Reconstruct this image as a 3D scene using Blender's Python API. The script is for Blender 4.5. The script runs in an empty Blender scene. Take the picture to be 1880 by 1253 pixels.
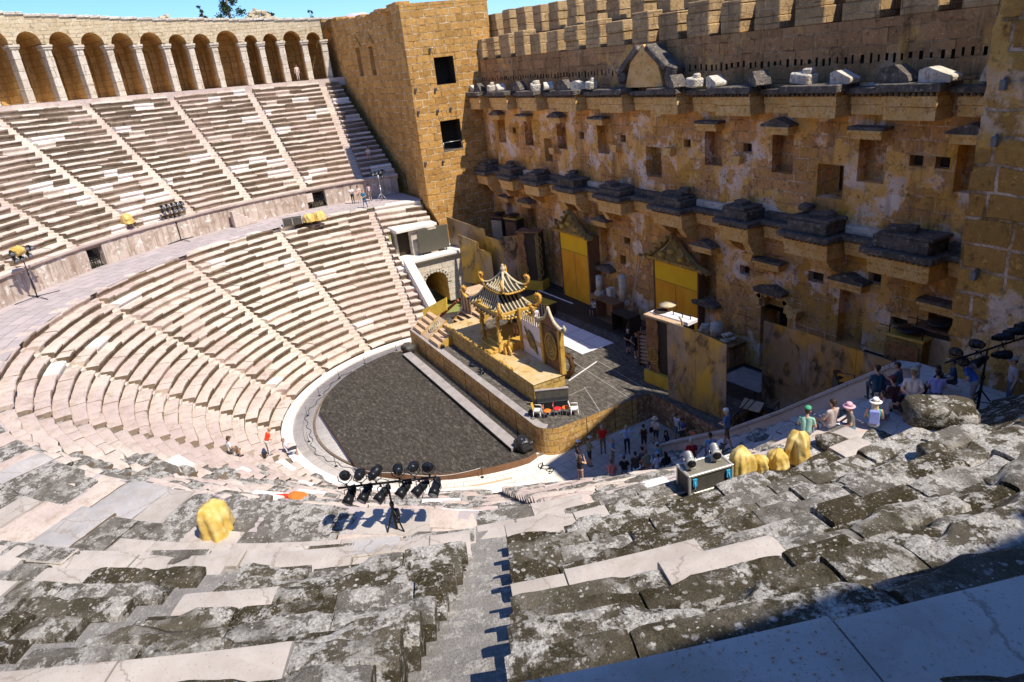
import bpy, bmesh, math, random
import numpy as np
from mathutils import Vector, Matrix
random.seed(7); rng = np.random.default_rng(7)
S = bpy.context.scene; COL = S.collection
PI = math.pi; rad = math.radians; sin, cos = math.sin, math.cos
ip = np.interp

# ------------------------------------------------------------------ mesh kit
class MB:
    """collects faces with material slots, becomes one mesh object"""
    def __init__(s): s.v = []; s.f = []; s.m = []; s.n = 0; s.sm = []
    def add(s, vs, fs, m=0, smooth=False):
        o = s.n; s.v.extend([tuple(map(float, q)) for q in vs]); s.n += len(vs)
        for f in fs: s.f.append(tuple(o + i for i in f)); s.m.append(m); s.sm.append(smooth)
        return s
    def box(s, c, d, rz=0, m=0, rx=0, ry=0, taper=1.0):
        x, y, z = d[0] / 2, d[1] / 2, d[2] / 2; t = taper
        P = [(-x, -y, -z), (x, -y, -z), (x, y, -z), (-x, y, -z), (-x * t, -y * t, z), (x * t, -y * t, z), (x * t, y * t, z), (-x * t, y * t, z)]
        R = Matrix.Rotation(rz, 3, 'Z') @ Matrix.Rotation(ry, 3, 'Y') @ Matrix.Rotation(rx, 3, 'X')
        return s.add([R @ Vector(p) + Vector(c) for p in P], [(3, 2, 1, 0), (4, 5, 6, 7), (0, 1, 5, 4), (1, 2, 6, 5), (2, 3, 7, 6), (3, 0, 4, 7)], m)
    def bx(s, x0, x1, y0, y1, z0, z1, m=0): return s.box(((x0 + x1) / 2, (y0 + y1) / 2, (z0 + z1) / 2), (x1 - x0, y1 - y0, z1 - z0), m=m)
    def tube(s, pts, r, n=8, m=0, smooth=True, caps=True):
        pts = [Vector(p) for p in pts]; k = len(pts)
        rs = [r] * k if not hasattr(r, '__len__') else r
        vs = []; up = Vector((0, 0, 1)); prev = None
        for i, p in enumerate(pts):
            t = (pts[min(i + 1, k - 1)] - pts[max(i - 1, 0)])
            t = t.normalized() if t.length > 1e-9 else Vector((0, 0, 1))
            if prev is None:
                a = t.cross(up) if abs(t.z) < .95 else t.cross(Vector((0, 1, 0)))
            else: a = prev - t * prev.dot(t)
            a = a.normalized() if a.length > 1e-9 else t.orthogonal().normalized()
            prev = a; b = t.cross(a)
            for j in range(n):
                g = 2 * PI * j / n; vs.append(p + (a * cos(g) + b * sin(g)) * rs[i])
        fs = [(i * n + j, i * n + (j + 1) % n, (i + 1) * n + (j + 1) % n, (i + 1) * n + j) for i in range(k - 1) for j in range(n)]
        if caps: fs += [tuple(range(n))[::-1], tuple((k - 1) * n + j for j in range(n))]
        return s.add(vs, fs, m, smooth)
    def capsule(s, a, b, ra, rb, m=0, n=10):
        a, b = Vector(a), Vector(b); d = (b - a); L = d.length
        d = d / L if L > 1e-6 else Vector((0, 0, 1))
        pts = []; rs = []
        for g in (-80, -55, -28): pts.append(a + d * ra * sin(rad(g))); rs.append(ra * cos(rad(g)))
        pts += [a, b]; rs += [ra, rb]
        for g in (28, 55, 80): pts.append(b + d * rb * sin(rad(g))); rs.append(rb * cos(rad(g)))
        return s.tube(pts, rs, n, m)
    def lathe(s, prof, c=(0, 0, 0), n=20, m=0, smooth=True):
        vs = []; k = len(prof)
        for r, z in prof:
            for j in range(n):
                g = 2 * PI * j / n; vs.append((c[0] + r * cos(g), c[1] + r * sin(g), c[2] + z))
        fs = [(i * n + j, i * n + (j + 1) % n, (i + 1) * n + (j + 1) % n, (i + 1) * n + j) for i in range(k - 1) for j in range(n)]
        fs += [tuple(range(n))[::-1], tuple((k - 1) * n + j for j in range(n))]
        return s.add(vs, fs, m, smooth)
    def prism(s, poly, a, b, m=0, axis='y', mb=None):
        """poly in the plane across axis, extruded a..b"""
        n = len(poly)
        def P(u, w, t): return (u, t, w) if axis == 'y' else ((t, u, w) if axis == 'x' else (u, w, t))
        vs = [P(u, w, a) for u, w in poly] + [P(u, w, b) for u, w in poly]
        fs = [(i, (i + 1) % n, n + (i + 1) % n, n + i) for i in range(n)]
        s.add(vs, fs, m if mb is None else mb); return s.add(vs, [tuple(range(n))[::-1], tuple(range(n, 2 * n))], m)
    def grid(s, P, m=0, smooth=False, mats=None, closed=False):
        """P: array (a,b,3)"""
        a, b = P.shape[:2]; o = s.n
        s.v.extend(map(tuple, P.reshape(-1, 3).tolist())); s.n += a * b
        for i in range(a - 1):
            for j in range(b - 1):
                s.f.append((o + i * b + j, o + (i + 1) * b + j, o + (i + 1) * b + j + 1, o + i * b + j + 1)); s.m.append(m if mats is None else mats[j]); s.sm.append(smooth)
        return s
    def build(s, name, mats, parent=None, bevel=0, loc=None, rz=0, recalc=True, sharp=0):
        me = bpy.data.meshes.new(name); me.from_pydata(s.v, [], s.f)
        mats = mats if isinstance(mats, (list, tuple)) else [mats]
        for q in mats: me.materials.append(q)
        me.polygons.foreach_set('material_index', [min(i, len(mats) - 1) for i in s.m]); me.polygons.foreach_set('use_smooth', s.sm)
        if recalc or bevel:
            bm = bmesh.new(); bm.from_mesh(me)
            bmesh.ops.recalc_face_normals(bm, faces=bm.faces)
            if bevel:
                es = [e for e in bm.edges if len(e.link_faces) == 2 and e.calc_face_angle(0) > .6]
                if es: bmesh.ops.bevel(bm, geom=es, offset=bevel, segments=1, affect='EDGES', clamp_overlap=True)
            bm.to_mesh(me); bm.free()
        if sharp: me.polygons.foreach_set('use_smooth', [True] * len(me.polygons)); me.set_sharp_from_angle(angle=rad(sharp))
        me.update(); o = bpy.data.objects.new(name, me); COL.objects.link(o)
        if parent is not None: o.parent = parent
        if loc is not None: o.location = loc
        if rz: o.rotation_euler.z = rz
        return o

def tag(o, label=None, cat=None, group=None, kind=None):
    if label: o['label'] = label
    if cat: o['category'] = cat
    if group: o['group'] = group
    if kind: o['kind'] = kind
    return o
def thing(name, label, cat, loc=(0, 0, 0), rz=0, group=None):
    o = bpy.data.objects.new(name, None); COL.objects.link(o); o.location = loc; o.rotation_euler.z = rz; o.empty_display_size = .2
    return tag(o, label, cat, group)
def copy_tree(o, parent=None):
    c = o.copy(); COL.objects.link(c); c.parent = parent
    for ch in [q for q in bpy.data.objects if q.parent == o]: copy_tree(ch, c)
    return c

# value noise, vectorised
def _h(ix, iy, iz, sd):
    n = (ix * 374761393 + iy * 668265263 + iz * 2147483647 + sd * 1274126177) & 0xFFFFFFFF
    n = ((n ^ (n >> 13)) * 1274126177) & 0xFFFFFFFF
    return ((n ^ (n >> 16)) & 0xFFFF) / 65535.0
def noise(P, sc, sd=0):
    Q = np.asarray(P, float) * sc; I = np.floor(Q).astype(np.int64); F = Q - I; F = F * F * (3 - 2 * F); r = 0
    for dx in (0, 1):
        for dy in (0, 1):
            for dz in (0, 1):
                w = (F[..., 0] if dx else 1 - F[..., 0]) * (F[..., 1] if dy else 1 - F[..., 1]) * (F[..., 2] if dz else 1 - F[..., 2])
                r = r + w * _h(I[..., 0] + dx, I[..., 1] + dy, I[..., 2] + dz, sd)
    return r * 2 - 1
def fbm(P, sc, o=3, sd=0):
    r = 0; a = 1
    for i in range(o): r = r + a * noise(P, sc * 2 ** i, sd + i); a *= .5
    return r

# ------------------------------------------------------------------ materials
class NT:
    def __init__(s, name, rough=.8, metal=0, spec=.3):
        s.mat = bpy.data.materials.new(name); s.mat.use_nodes = True; s.t = s.mat.node_tree; s.N = s.t.nodes
        s.b = s.N['Principled BSDF']; s.b.inputs['Roughness'].default_value = rough; s.b.inputs['Metallic'].default_value = metal
        s.b.inputs['Specular IOR Level'].default_value = spec; s.tc = s.N.new('ShaderNodeTexCoord')
    def L(s, a, b): s.t.links.new(a, b)
    def setv(s, sock, v):
        if hasattr(v, 'is_linked') or hasattr(v, 'links'): s.L(v, sock)
        elif isinstance(v, (tuple, list)) and len(v) == 3 and sock.type == 'RGBA': sock.default_value = (*v, 1)
        else: sock.default_value = v
    def obj(s): return s.tc.outputs['Object']
    def uv(s): return s.tc.outputs['UV']
    def map(s, v, scale=(1, 1, 1), loc=(0, 0, 0), rot=(0, 0, 0)):
        n = s.N.new('ShaderNodeMapping'); s.L(v, n.inputs[0]); n.inputs['Location'].default_value = loc; n.inputs['Rotation'].default_value = rot; n.inputs['Scale'].default_value = scale; return n.outputs[0]
    def noise(s, v, sc, det=4, rough=.55, dist=0, col=False):
        n = s.N.new('ShaderNodeTexNoise'); s.L(v, n.inputs['Vector']); n.inputs['Scale'].default_value = sc; n.inputs['Detail'].default_value = det; n.inputs['Roughness'].default_value = rough; n.inputs['Distortion'].default_value = dist
        return n.outputs['Color' if col else 'Fac']
    def vor(s, v, sc, feat='F1', out='Distance', rnd=1):
        n = s.N.new('ShaderNodeTexVoronoi'); n.feature = feat; s.L(v, n.inputs['Vector']); n.inputs['Scale'].default_value = sc; n.inputs['Randomness'].default_value = rnd; return n.outputs[out]
    def ramp(s, f, pts, interp='LINEAR'):
        n = s.N.new('ShaderNodeValToRGB'); s.L(f, n.inputs[0]); e = n.color_ramp.elements; n.color_ramp.interpolation = interp
        while len(e) < len(pts): e.new(.5)
        for q, (p, c) in zip(e, pts): q.position = p; q.color = (*c, 1) if hasattr(c, '__len__') else (c, c, c, 1)
        return n.outputs[0]
    def step(s, f, a, b): return s.ramp(f, [(a, 0), (b, 1)] if a < b else [(b, 1), (a, 0)])
    def mix(s, f, a, b, mode='MIX'):
        n = s.N.new('ShaderNodeMix'); n.data_type = 'RGBA'; n.blend_type = mode
        s.setv(n.inputs[0], f); s.setv(n.inputs[6], a); s.setv(n.inputs[7], b); return n.outputs[2]
    def m(s, op, a, b=0, c=0):
        n = s.N.new('ShaderNodeMath'); n.operation = op; s.setv(n.inputs[0], a); s.setv(n.inputs[1], b); s.setv(n.inputs[2], c); return n.outputs[0]
    def sep(s, v):
        n = s.N.new('ShaderNodeSeparateXYZ'); s.L(v, n.inputs[0]); return n.outputs
    def comb(s, x, y, z=0):
        n = s.N.new('ShaderNodeCombineXYZ'); s.setv(n.inputs[0], x); s.setv(n.inputs[1], y); s.setv(n.inputs[2], z); return n.outputs[0]
    def vadd(s, a, b, mul=1):
        n = s.N.new('ShaderNodeVectorMath'); n.operation = 'MULTIPLY_ADD'; s.L(b, n.inputs[0]); n.inputs[1].default_value = (mul, mul, mul); s.L(a, n.inputs[2]); return n.outputs[0]
    def brick(s, v, w, h, mort, c1, c2, cm, smooth=.15, off=.5, squash=1):
        n = s.N.new('ShaderNodeTexBrick'); s.L(v, n.inputs['Vector']); n.offset = off; n.squash = squash; n.squash_frequency = 3
        for k, q in (('Color1', c1), ('Color2', c2), ('Mortar', cm)): s.setv(n.inputs[k], q)
        n.inputs['Scale'].default_value = 1; n.inputs['Mortar Size'].default_value = mort; n.inputs['Mortar Smooth'].default_value = smooth; n.inputs['Bias'].default_value = 0; n.inputs['Brick Width'].default_value = w; n.inputs['Row Height'].default_value = h
        return n.outputs['Color'], n.outputs['Fac']
    def rnd(s): 
        n = s.N.new('ShaderNodeObjectInfo'); return n.outputs['Random']
    def col(s, c): s.setv(s.b.inputs['Base Color'], c); return s
    def bump(s, h, st=.5, dist=.02):
        n = s.N.new('ShaderNodeBump'); s.L(h, n.inputs['Height']); n.inputs['Strength'].default_value = st; n.inputs['Distance'].default_value = dist; s.L(n.outputs[0], s.b.inputs['Normal']); return s

def flat(name, c, rough=.6, metal=0, var=.25, sc=3, spec=.3, bump=0):
    t = NT(name, rough, metal, spec); n = t.noise(t.obj(), sc, 5, .6)
    t.col(t.mix(t.step(n, .3, .72), tuple(q * (1 - var) for q in c), tuple(min(1, q * (1 + var)) for q in c)))
    if bump: t.bump(t.noise(t.obj(), sc * 6, 4), bump, .02)
    return t.mat

def seat_top(name, base, pink, stain, amt=.5, joints=True):
    t = NT(name, .85); o = t.obj()
    c = t.mix(t.step(t.noise(o, .16, 5, .6), .4, .6), base, pink)
    c = t.mix(t.m('MULTIPLY', t.step(t.noise(o, 1.6, 6, .65), .5, .72), amt), c, stain)
    c = t.mix(t.m('MULTIPLY', t.step(t.noise(o, 9, 4, .7), .52, .7), amt * .6), c, tuple(q * .6 for q in stain))
    t.col(c).bump(t.noise(o, 14, 6, .7), .5, .03); return t.mat
M = {}
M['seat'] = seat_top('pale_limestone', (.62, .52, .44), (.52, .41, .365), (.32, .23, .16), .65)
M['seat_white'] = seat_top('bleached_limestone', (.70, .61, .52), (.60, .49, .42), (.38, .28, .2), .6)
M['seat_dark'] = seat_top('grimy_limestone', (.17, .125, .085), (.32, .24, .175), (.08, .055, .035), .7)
M['marble'] = seat_top('new_marble', (.80, .76, .70), (.74, .68, .64), (.6, .52, .45), .25)
def lichen(name, g1, g2, white=.5, dark=.5, cover=0.0):
    t = NT(name, .92, 0, .15); o = t.obj(); w = t.vadd(o, t.noise(o, 3.0, 4, .6, 0, True), .30)
    fine = t.noise(o, 34, 4, .8); grit = t.noise(o, 95, 2, .7); mid = t.noise(w, 2.2, 8, .72); big = t.noise(o, .5, 4, .55)
    c = t.mix(t.step(mid, .34, .64), g1, g2); c = t.mix(t.m('MULTIPLY', t.step(fine, .54, .68), .5), c, tuple(q * 1.6 for q in g2)); c = t.mix(t.m('MULTIPLY', t.step(grit, .55, .42), .55), c, tuple(q * .35 for q in g1))
    dk = t.m('MULTIPLY', t.step(t.noise(w, 1.3, 9, .75), .50, .56), dark); c = t.mix(dk, c, t.mix(t.step(fine, .45, .62), (.022, .017, .006), (.095, .075, .036)))
    b1 = t.step(t.noise(t.map(o, loc=(3, 1, 7)), 2.6, 9, .74, .15), .505 - cover, .545 - cover); b2 = t.step(t.vor(t.vadd(o, t.noise(o, 9, 3, .6, 0, True), .10), 7.0), .27, .20); b3 = t.step(t.vor(t.vadd(o, t.noise(o, 16, 3, .6, 0, True), .05), 17), .24, .16)
    pm = t.step(t.noise(t.map(o, loc=(9, 4, 2)), 1.1, 5, .6), .43, .52); pm2 = t.step(big, .40, .5)
    wh = t.m('MAXIMUM', t.m('MULTIPLY', b1, pm2), t.m('MAXIMUM', t.m('MULTIPLY', b2, pm), t.m('MULTIPLY', b3, t.step(mid, .44, .56))))
    wh = t.m('MULTIPLY', t.m('MULTIPLY', wh, t.step(fine, .33, .44)), white)
    c = t.mix(wh, c, t.mix(t.step(t.noise(o, 18, 5, .7), .4, .62), (.44, .40, .36), (.80, .76, .70)))
    t.col(c); h = t.m('ADD', t.m('MULTIPLY', t.noise(o, 6, 8, .75), 1.6), t.m('ADD', t.m('MULTIPLY', fine, .6), t.m('MULTIPLY', wh, .3))); t.bump(h, 1.0, .06); return t.mat
M['lichen'] = lichen('lichen_stone', (.085, .068, .040), (.175, .148, .105), 1.0, .75)
M['lichen_dark'] = lichen('dark_lichen_stone', (.058, .046, .024), (.125, .10, .062), .95, .85, -.02)
M['lichen_white'] = lichen('white_lichen_stone', (.115, .095, .062), (.225, .195, .145), 1.0, .6, .04)
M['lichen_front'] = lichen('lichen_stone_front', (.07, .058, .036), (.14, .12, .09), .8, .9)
M['lichen_pale'] = lichen('worn_step_stone', (.165, .145, .12), (.29, .26, .225), .95, .4, .03)
def slab(name, c1, c2):
    t = NT(name, .7, 0, .35); o = t.obj(); v = t.step(t.noise(o, .9, 8, .75, 1.5), .48, .54)
    c = t.mix(t.step(t.noise(o, .6, 4), .35, .65), c1, c2); c = t.mix(t.m('MULTIPLY', v, .25), c, (.55, .50, .46))
    c = t.mix(t.step(t.noise(o, 24, 3, .6), .62, .70), c, (.30, .24, .19)); c = t.mix(t.m('MULTIPLY', t.step(t.noise(o, 1.6, 8, .72, .4), .5, .66), .55), c, (.34, .28, .22)); c = t.mix(t.step(t.vor(t.vadd(o, t.noise(o, 2.0, 5, .7, 0, True), .5), .45, 'DISTANCE_TO_EDGE'), .010, .003), c, (.30, .25, .21)); c = t.mix(t.step(t.noise(o, 70, 2, .6), .66, .72), c, (.2, .16, .12)); t.col(c).bump(t.noise(o, 30, 5, .7), .25, .01); return t.mat
M['step'] = lichen('worn_stair_stone', (.33, .30, .275), (.43, .40, .375), .55, .12, .0)
M['slab'] = slab('pale_marble_slab', (.50, .44, .39), (.38, .33, .29))
M['slab_grey'] = slab('grey_marble_slab', (.34, .32, .31), (.44, .41, .40))
M['paving'] = slab('paving_stone', (.60, .52, .49), (.50, .42, .39))
def paving(name, c1, c2, cm, w, h):
    t = NT(name, .85); o = t.obj(); u = t.vadd(t.uv(), t.noise(o, .6, 3, .5, 0, True), .12)
    c, f = t.brick(u, w, h, .02, c1, c2, cm, .2); n = t.noise(o, 1.3, 6, .65)
    c = t.mix(t.m('MULTIPLY', t.step(n, .45, .75), .5), c, tuple(q * .55 for q in c1)); c = t.mix(t.step(t.noise(o, 12, 5, .7), .58, .75), c, tuple(q * .6 for q in c2))
    t.col(c).bump(t.m('ADD', t.m('MULTIPLY', f, -1), t.noise(o, 8, 5)), .5, .03); return t.mat
M['diazoma'] = paving('walkway_paving', (.50, .42, .41), (.42, .36, .35), (.16, .12, .09), 1.5, .95)
M['orch'] = paving('orchestra_paving', (.82, .75, .67), (.76, .69, .62), (.45, .37, .3), 1.1, .8)
M['podium'] = None
def podium():
    t = NT('podium_wall_stone', .85); o = t.obj(); u = t.vadd(t.uv(), t.noise(o, .8, 3, .5, 0, True), .06)
    c, f = t.brick(u, 1.25, 2.6, .018, (.62, .52, .44), (.50, .40, .33), (.2, .14, .1), .2, 0)
    st = t.step(t.noise(t.map(o, (1, 1, .18)), 2.3, 6, .7), .45, .7); c = t.mix(t.m('MULTIPLY', st, .85), c, (.20, .125, .08)); c = t.mix(t.m('MULTIPLY', t.step(t.noise(o, 1.1, 7, .72), .5, .6), .6), c, (.30, .21, .15))
    c = t.mix(t.step(t.noise(o, 2.0, 5, .65), .56, .66), c, (.76, .70, .63)); t.col(c).bump(t.noise(o, 9, 6, .7), .5, .03); return t.mat
M['podium'] = podium()
def masonry(name, w, h, c1, c2, cm, mort=.03, plaster=None, pth=(.5, .6), stain=.5, dark=(.12, .08, .05), wob=.10, bumpd=.05, axisxy=True, ochre=None):
    t = NT(name, .92, 0, .15); o = t.obj(); x, y, z = t.sep(o)
    v = t.comb(t.m('ADD', x, y), z); v = t.vadd(v, t.noise(o, .7, 4, .6, 0, True), wob)
    mm = t.mix(t.step(t.noise(o, 1.1, 5, .65), .40, .62), tuple(q * .55 for q in c2), cm); c, f = t.brick(v, w, h, mort, c1, c2, mm, .25, .5, .78)
    n1 = t.noise(o, 1.2, 7, .7); n2 = t.noise(o, 7, 6, .75); big = t.noise(o, .22, 5, .6)
    c = t.mix(t.m('MULTIPLY', t.step(n2, .45, .72), .55), c, tuple(q * .45 for q in c1))
    if ochre: c = t.mix(t.m('MULTIPLY', t.step(t.noise(o, .35, 5, .65), .45, .62), .85), c, ochre)
    if plaster:
        pa, pb = plaster; pm = t.step(t.noise(t.vadd(o, t.noise(o, .9, 5, .6, 0, True), .5), .33, 7, .62), *pth)
        pc = t.mix(t.step(t.noise(o, .6, 6, .7), .46, .58), pa, pb); pc = t.mix(t.m('MULTIPLY', t.step(n1, .52, .68), .6), pc, tuple(q * .5 for q in pa))
        c = t.mix(pm, c, pc); f = t.m('MULTIPLY', f, t.m('SUBTRACT', 1, pm))
    st = t.step(t.noise(t.map(o, (1, 1, .12)), 1.1, 6, .7), .52, .72); c = t.mix(t.m('MULTIPLY', st, stain), c, dark); c = t.mix(t.m('MULTIPLY', t.step(t.noise(o, 3.2, 9, .8), .54, .63), .75), c, dark); c = t.mix(t.m('MULTIPLY', t.step(t.noise(t.map(o, loc=(5, 5, 5)), 4.2, 8, .78), .57, .64), .6), c, tuple(min(1, q * 1.7) for q in c1))
    t.col(c); hh = t.m('ADD', t.m('MULTIPLY', f, -1.0), t.m('ADD', t.m('MULTIPLY', n2, .9), t.m('MULTIPLY', n1, .8)))
    t.bump(hh, .9, bumpd); return t.mat
M['tower'] = masonry('golden_masonry', 1.25, .62, (.66, .36, .11), (.44, .23, .065), (.90, .71, .46), .045, None, (.5, .6), .45, (.20, .10, .03), .30, .10)
M['tower_near'] = masonry('ochre_masonry', 1.9, .85, (.62, .34, .09), (.42, .22, .06), (.84, .62, .46), .06, ((.72, .42, .12), (.92, .70, .54)), (.55, .59), .6, (.15, .07, .02), .25, .12)
M['frons'] = masonry('stage_wall_masonry', 1.15, .62, (.74, .38, .15), (.52, .27, .10), (.92, .68, .48), .034, ((.84, .46, .13), (.96, .78, .66)), (.50, .53), .7, (.13, .062, .027), .16, .10, True, (.74, .38, .05))
M['upper'] = masonry('upper_wall_masonry', 1.3, .70, (.52, .29, .13), (.34, .19, .085), (.60, .42, .24), .032, ((.66, .38, .11), (.42, .30, .20)), (.54, .60), .8, (.07, .04, .02), .22, .09)
M['merlon'] = masonry('merlon_stone', 1.3, .70, (.56, .38, .19), (.42, .27, .13), (.70, .52, .32), .03, None, (.5, .6), .6, (.14, .085, .04), .2, .09)
M['arcade'] = masonry('arcade_rubble', .75, .34, (.66, .53, .35), (.56, .43, .26), (.80, .70, .54), .03, None, (.5, .6), .3, (.3, .2, .1), .2)
M['pier'] = masonry('arcade_pier', 1.4, .9, (.72, .64, .52), (.60, .50, .38), (.5, .4, .28), .02, None, (.5, .6), .4, (.34, .22, .11), .1)
M['gallery_in'] = masonry('gallery_inner_wall', 1.2, .6, (.74, .46, .17), (.60, .35, .11), (.46, .30, .13), .02, None, (.5, .6), .4, (.34, .18, .05), .1)
def carved(name, a, b, c3, sc=3):
    t = NT(name, .85); o = t.obj(); c = t.mix(t.step(t.noise(o, 1.4, 6, .7), .4, .62), a, b); c = t.mix(t.step(t.noise(o, 4.5, 6, .7), .54, .68), c, c3)
    t.col(c).bump(t.m('ADD', t.noise(o, sc * 5, 6, .8), t.vor(o, sc * 3)), .9, .06); return t.mat
M['ent'] = carved('golden_entablature', (.78, .44, .13), (.88, .58, .25), (.36, .18, .06))
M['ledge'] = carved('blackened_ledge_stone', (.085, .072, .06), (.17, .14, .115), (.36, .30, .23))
M['white_stone'] = carved('broken_white_stone', (.72, .66, .56), (.56, .47, .36), (.3, .24, .17))
M['ashlar'] = masonry('white_ashlar', 1.2, .55, (.70, .62, .52), (.62, .54, .44), (.42, .34, .26), .015, None, (.5, .6), .35, (.4, .3, .2), .05)
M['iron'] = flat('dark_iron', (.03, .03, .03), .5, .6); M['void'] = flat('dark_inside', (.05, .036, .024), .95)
M['black'] = flat('black_metal', (.016, .017, .02), .35, .3); M['blackp'] = flat('black_plastic', (.02, .02, .022), .5)
M['steel'] = flat('worn_steel', (.5, .5, .5), .4, .8); M['glass'] = flat('lamp_glass', (.25, .27, .3), .1, .2)
M['grey'] = flat('grey_paint', (.42, .41, .38), .5); M['lampgrey'] = flat('lamp_housing_grey', (.16, .155, .15), .5); M['white'] = flat('white_plastic', (.82, .80, .77), .5, 0, .08)
M['black_crate'] = flat('dark_crate', (.05, .035, .025), .7)
def stage_floor():
    t = NT('dark_stage_floor', .75, 0, .25); o = t.obj(); a = t.noise(t.map(o, (1, 2.2, 1)), 3.0, 8, .75, .6); c = t.ramp(a, [(.35, (.022, .018, .014)), (.52, (.055, .046, .036)), (.62, (.12, .105, .085)), (.72, (.27, .25, .21))])
    c = t.mix(t.step(t.noise(o, .25, 3), .4, .62), c, (.045, .036, .027), 'MIX') if False else c
    t.col(c).bump(a, .2, .01); return t.mat
M['dance'] = stage_floor()
def deckm():
    t = NT('grey_stage_deck', .75, 0, .3); o = t.obj(); x, y, z = t.sep(o); a = t.noise(t.map(o, (1.2, 2.6, 1)), 2.4, 8, .72, .5); c = t.ramp(a, [(.32, (.035, .03, .024)), (.5, (.085, .073, .06)), (.62, (.17, .15, .125)), (.75, (.34, .31, .27))])
    b, f = t.brick(t.comb(x, y), 2.44, 1.22, .012, (1, 1, 1), (1, 1, 1), (0, 0, 0), .1, 0); c = t.mix(t.m('MULTIPLY', f, .4), c, (.3, .27, .23)); t.col(c).bump(a, .15, .01); return t.mat
M['deck'] = deckm()
M['strip'] = flat('grey_strip', (.34, .30, .28), .8, 0, .2, 2)
def setstone(name, c1, c2, cm, w=.95, h=.42, stain=(.14, .08, .03)):
    t = NT(name, .7, 0, .25); o = t.obj(); x, y, z = t.sep(o); c, f = t.brick(t.vadd(t.comb(t.m('ADD', x, y), z), t.noise(o, 1.5, 3, .5, 0, True), .12), w, h, .02, c1, c2, cm, .3)
    n = t.noise(o, 1.3, 6, .7); c = t.mix(t.m('MULTIPLY', t.step(n, .45, .66), .7), c, stain); c = t.mix(t.m('MULTIPLY', t.step(t.noise(o, 4, 7, .75), .5, .62), .8), c, (.70, .52, .30)); t.col(c).bump(t.m('ADD', t.m('MULTIPLY', f, -1), t.noise(o, 6, 4)), .5, .03); return t.mat
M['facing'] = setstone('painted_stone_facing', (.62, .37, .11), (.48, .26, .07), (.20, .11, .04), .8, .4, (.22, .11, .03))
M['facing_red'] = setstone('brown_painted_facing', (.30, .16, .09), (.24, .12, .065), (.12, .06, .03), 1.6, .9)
M['fort'] = setstone('painted_block_facing', (.60, .40, .10), (.46, .29, .07), (.10, .06, .02), 1.0, .42, (.20, .115, .035))
def paint(name, a, b, c3, sc=1.2, rough=.6, metal=0):
    t = NT(name, rough, metal, .35); o = t.obj(); c = t.mix(t.step(t.noise(o, sc, 5, .65), .38, .62), a, b); c = t.mix(t.step(t.noise(t.map(o, (1, 1, .5)), sc * 2.6, 6, .7), .54, .66), c, c3); t.col(c).bump(t.noise(o, 12, 4), .2, .01); return t.mat
M['gold'] = paint('gold_paint', (.50, .28, .045), (.60, .38, .09), (.26, .13, .025)); M['gold_orange'] = paint('orange_gold_paint', (.72, .33, .04), (.78, .46, .12), (.5, .18, .02), 3)
M['fort_top'] = paint('ochre_floor_paint', (.56, .38, .15), (.62, .47, .28), (.32, .18, .07), .8); M['yellow'] = paint('yellow_panel_paint', (.66, .43, .05), (.58, .36, .04), (.46, .27, .03), .9)
M['tile'] = paint('cream_roof_tile', (.50, .42, .26), (.58, .50, .34), (.30, .23, .11), 2); M['roof_dark'] = flat('dark_roof_valley', (.045, .038, .028), .8)
M['tan'] = paint('tan_wood', (.52, .36, .22), (.6, .43, .28), (.38, .24, .12), 2); M['brown'] = paint('brown_wood', (.17, .085, .045), (.22, .11, .055), (.11, .055, .03), 1.2)
M['redwood'] = flat('red_brown_beam', (.32, .08, .035), .5); M['screen'] = flat('white_screen_paint', (.76, .72, .74), .6, 0, .05)
M['bronze'] = carved('bronze_relief', (.22, .15, .05), (.36, .26, .09), (.08, .055, .025), 5); M['copper'] = carved('copper_relief', (.30, .13, .05), (.42, .22, .09), (.05, .03, .02), 4)
M['snake'] = carved('dark_dragon_skin', (.09, .045, .02), (.16, .075, .03), (.05, .03, .015), 6)
def rust(name, base, o1, d1):
    t = NT(name, .45, .25, .4); o = t.obj(); w = t.map(o, (1, 1, .55), rot=(0, .5, 0)); n = t.noise(w, 1.1, 8, .66, .9)
    c = t.mix(t.step(n, .48, .60), base, d1); c = t.mix(t.m('MULTIPLY', t.step(t.noise(w, .45, 5, .6, .6), .5, .6), .9), c, o1); c = t.mix(t.m('MULTIPLY', t.step(t.noise(t.map(w, loc=(7, 3, 1)), .5, 6, .65), .52, .64), .7), c, (.40, .33, .30)); c = t.mix(t.step(t.noise(o, 11, 6, .8), .66, .71), c, (.62, .55, .48)); c = t.mix(t.step(t.noise(t.map(o, (1, 1, .3), rot=(.2, .7, 0)), 4.5, 8, .8, .6), .64, .74), c, (.55, .46, .36))
    t.col(c).bump(t.noise(o, 8, 4), .15, .01); return t.mat
M['rust'] = rust('rusty_sheet_paint', (.34, .22, .12), (.60, .31, .045), (.06, .042, .028)); M['rust_gold'] = rust('gold_rust_sheet_paint', (.46, .30, .11), (.68, .42, .05), (.13, .085, .045))
def door():
    t = NT('yellow_backlight_painted_cloth', .7); o = t.obj(); n = t.noise(t.map(o, (1, 1, .6)), 1.2, 5, .6, .5); t.col(t.mix(t.step(n, .35, .68), (.82, .32, .012), (.92, .45, .025))); t.bump(t.noise(t.map(o, (2, 2, .7), rot=(0, .6, 0)), 2.2, 4), .3, .05); return t.mat
M['cloth'] = door(); M['cloth_bright'] = flat('bright_backlight_painted_cloth', (.97, .55, .01), .6, 0, .08, 1.0)  # backlight painted as a brighter cloth colour, strongest in the top panel
def tarp():
    t = NT('gold_tarp_cloth', .55, .0, .35); o = t.obj(); n = t.noise(o, 3, 5, .6); t.col(t.mix(t.step(n, .4, .65), (.58, .38, .08), (.76, .58, .24))); t.bump(t.noise(o, 9, 4), .35, .03); return t.mat
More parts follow.
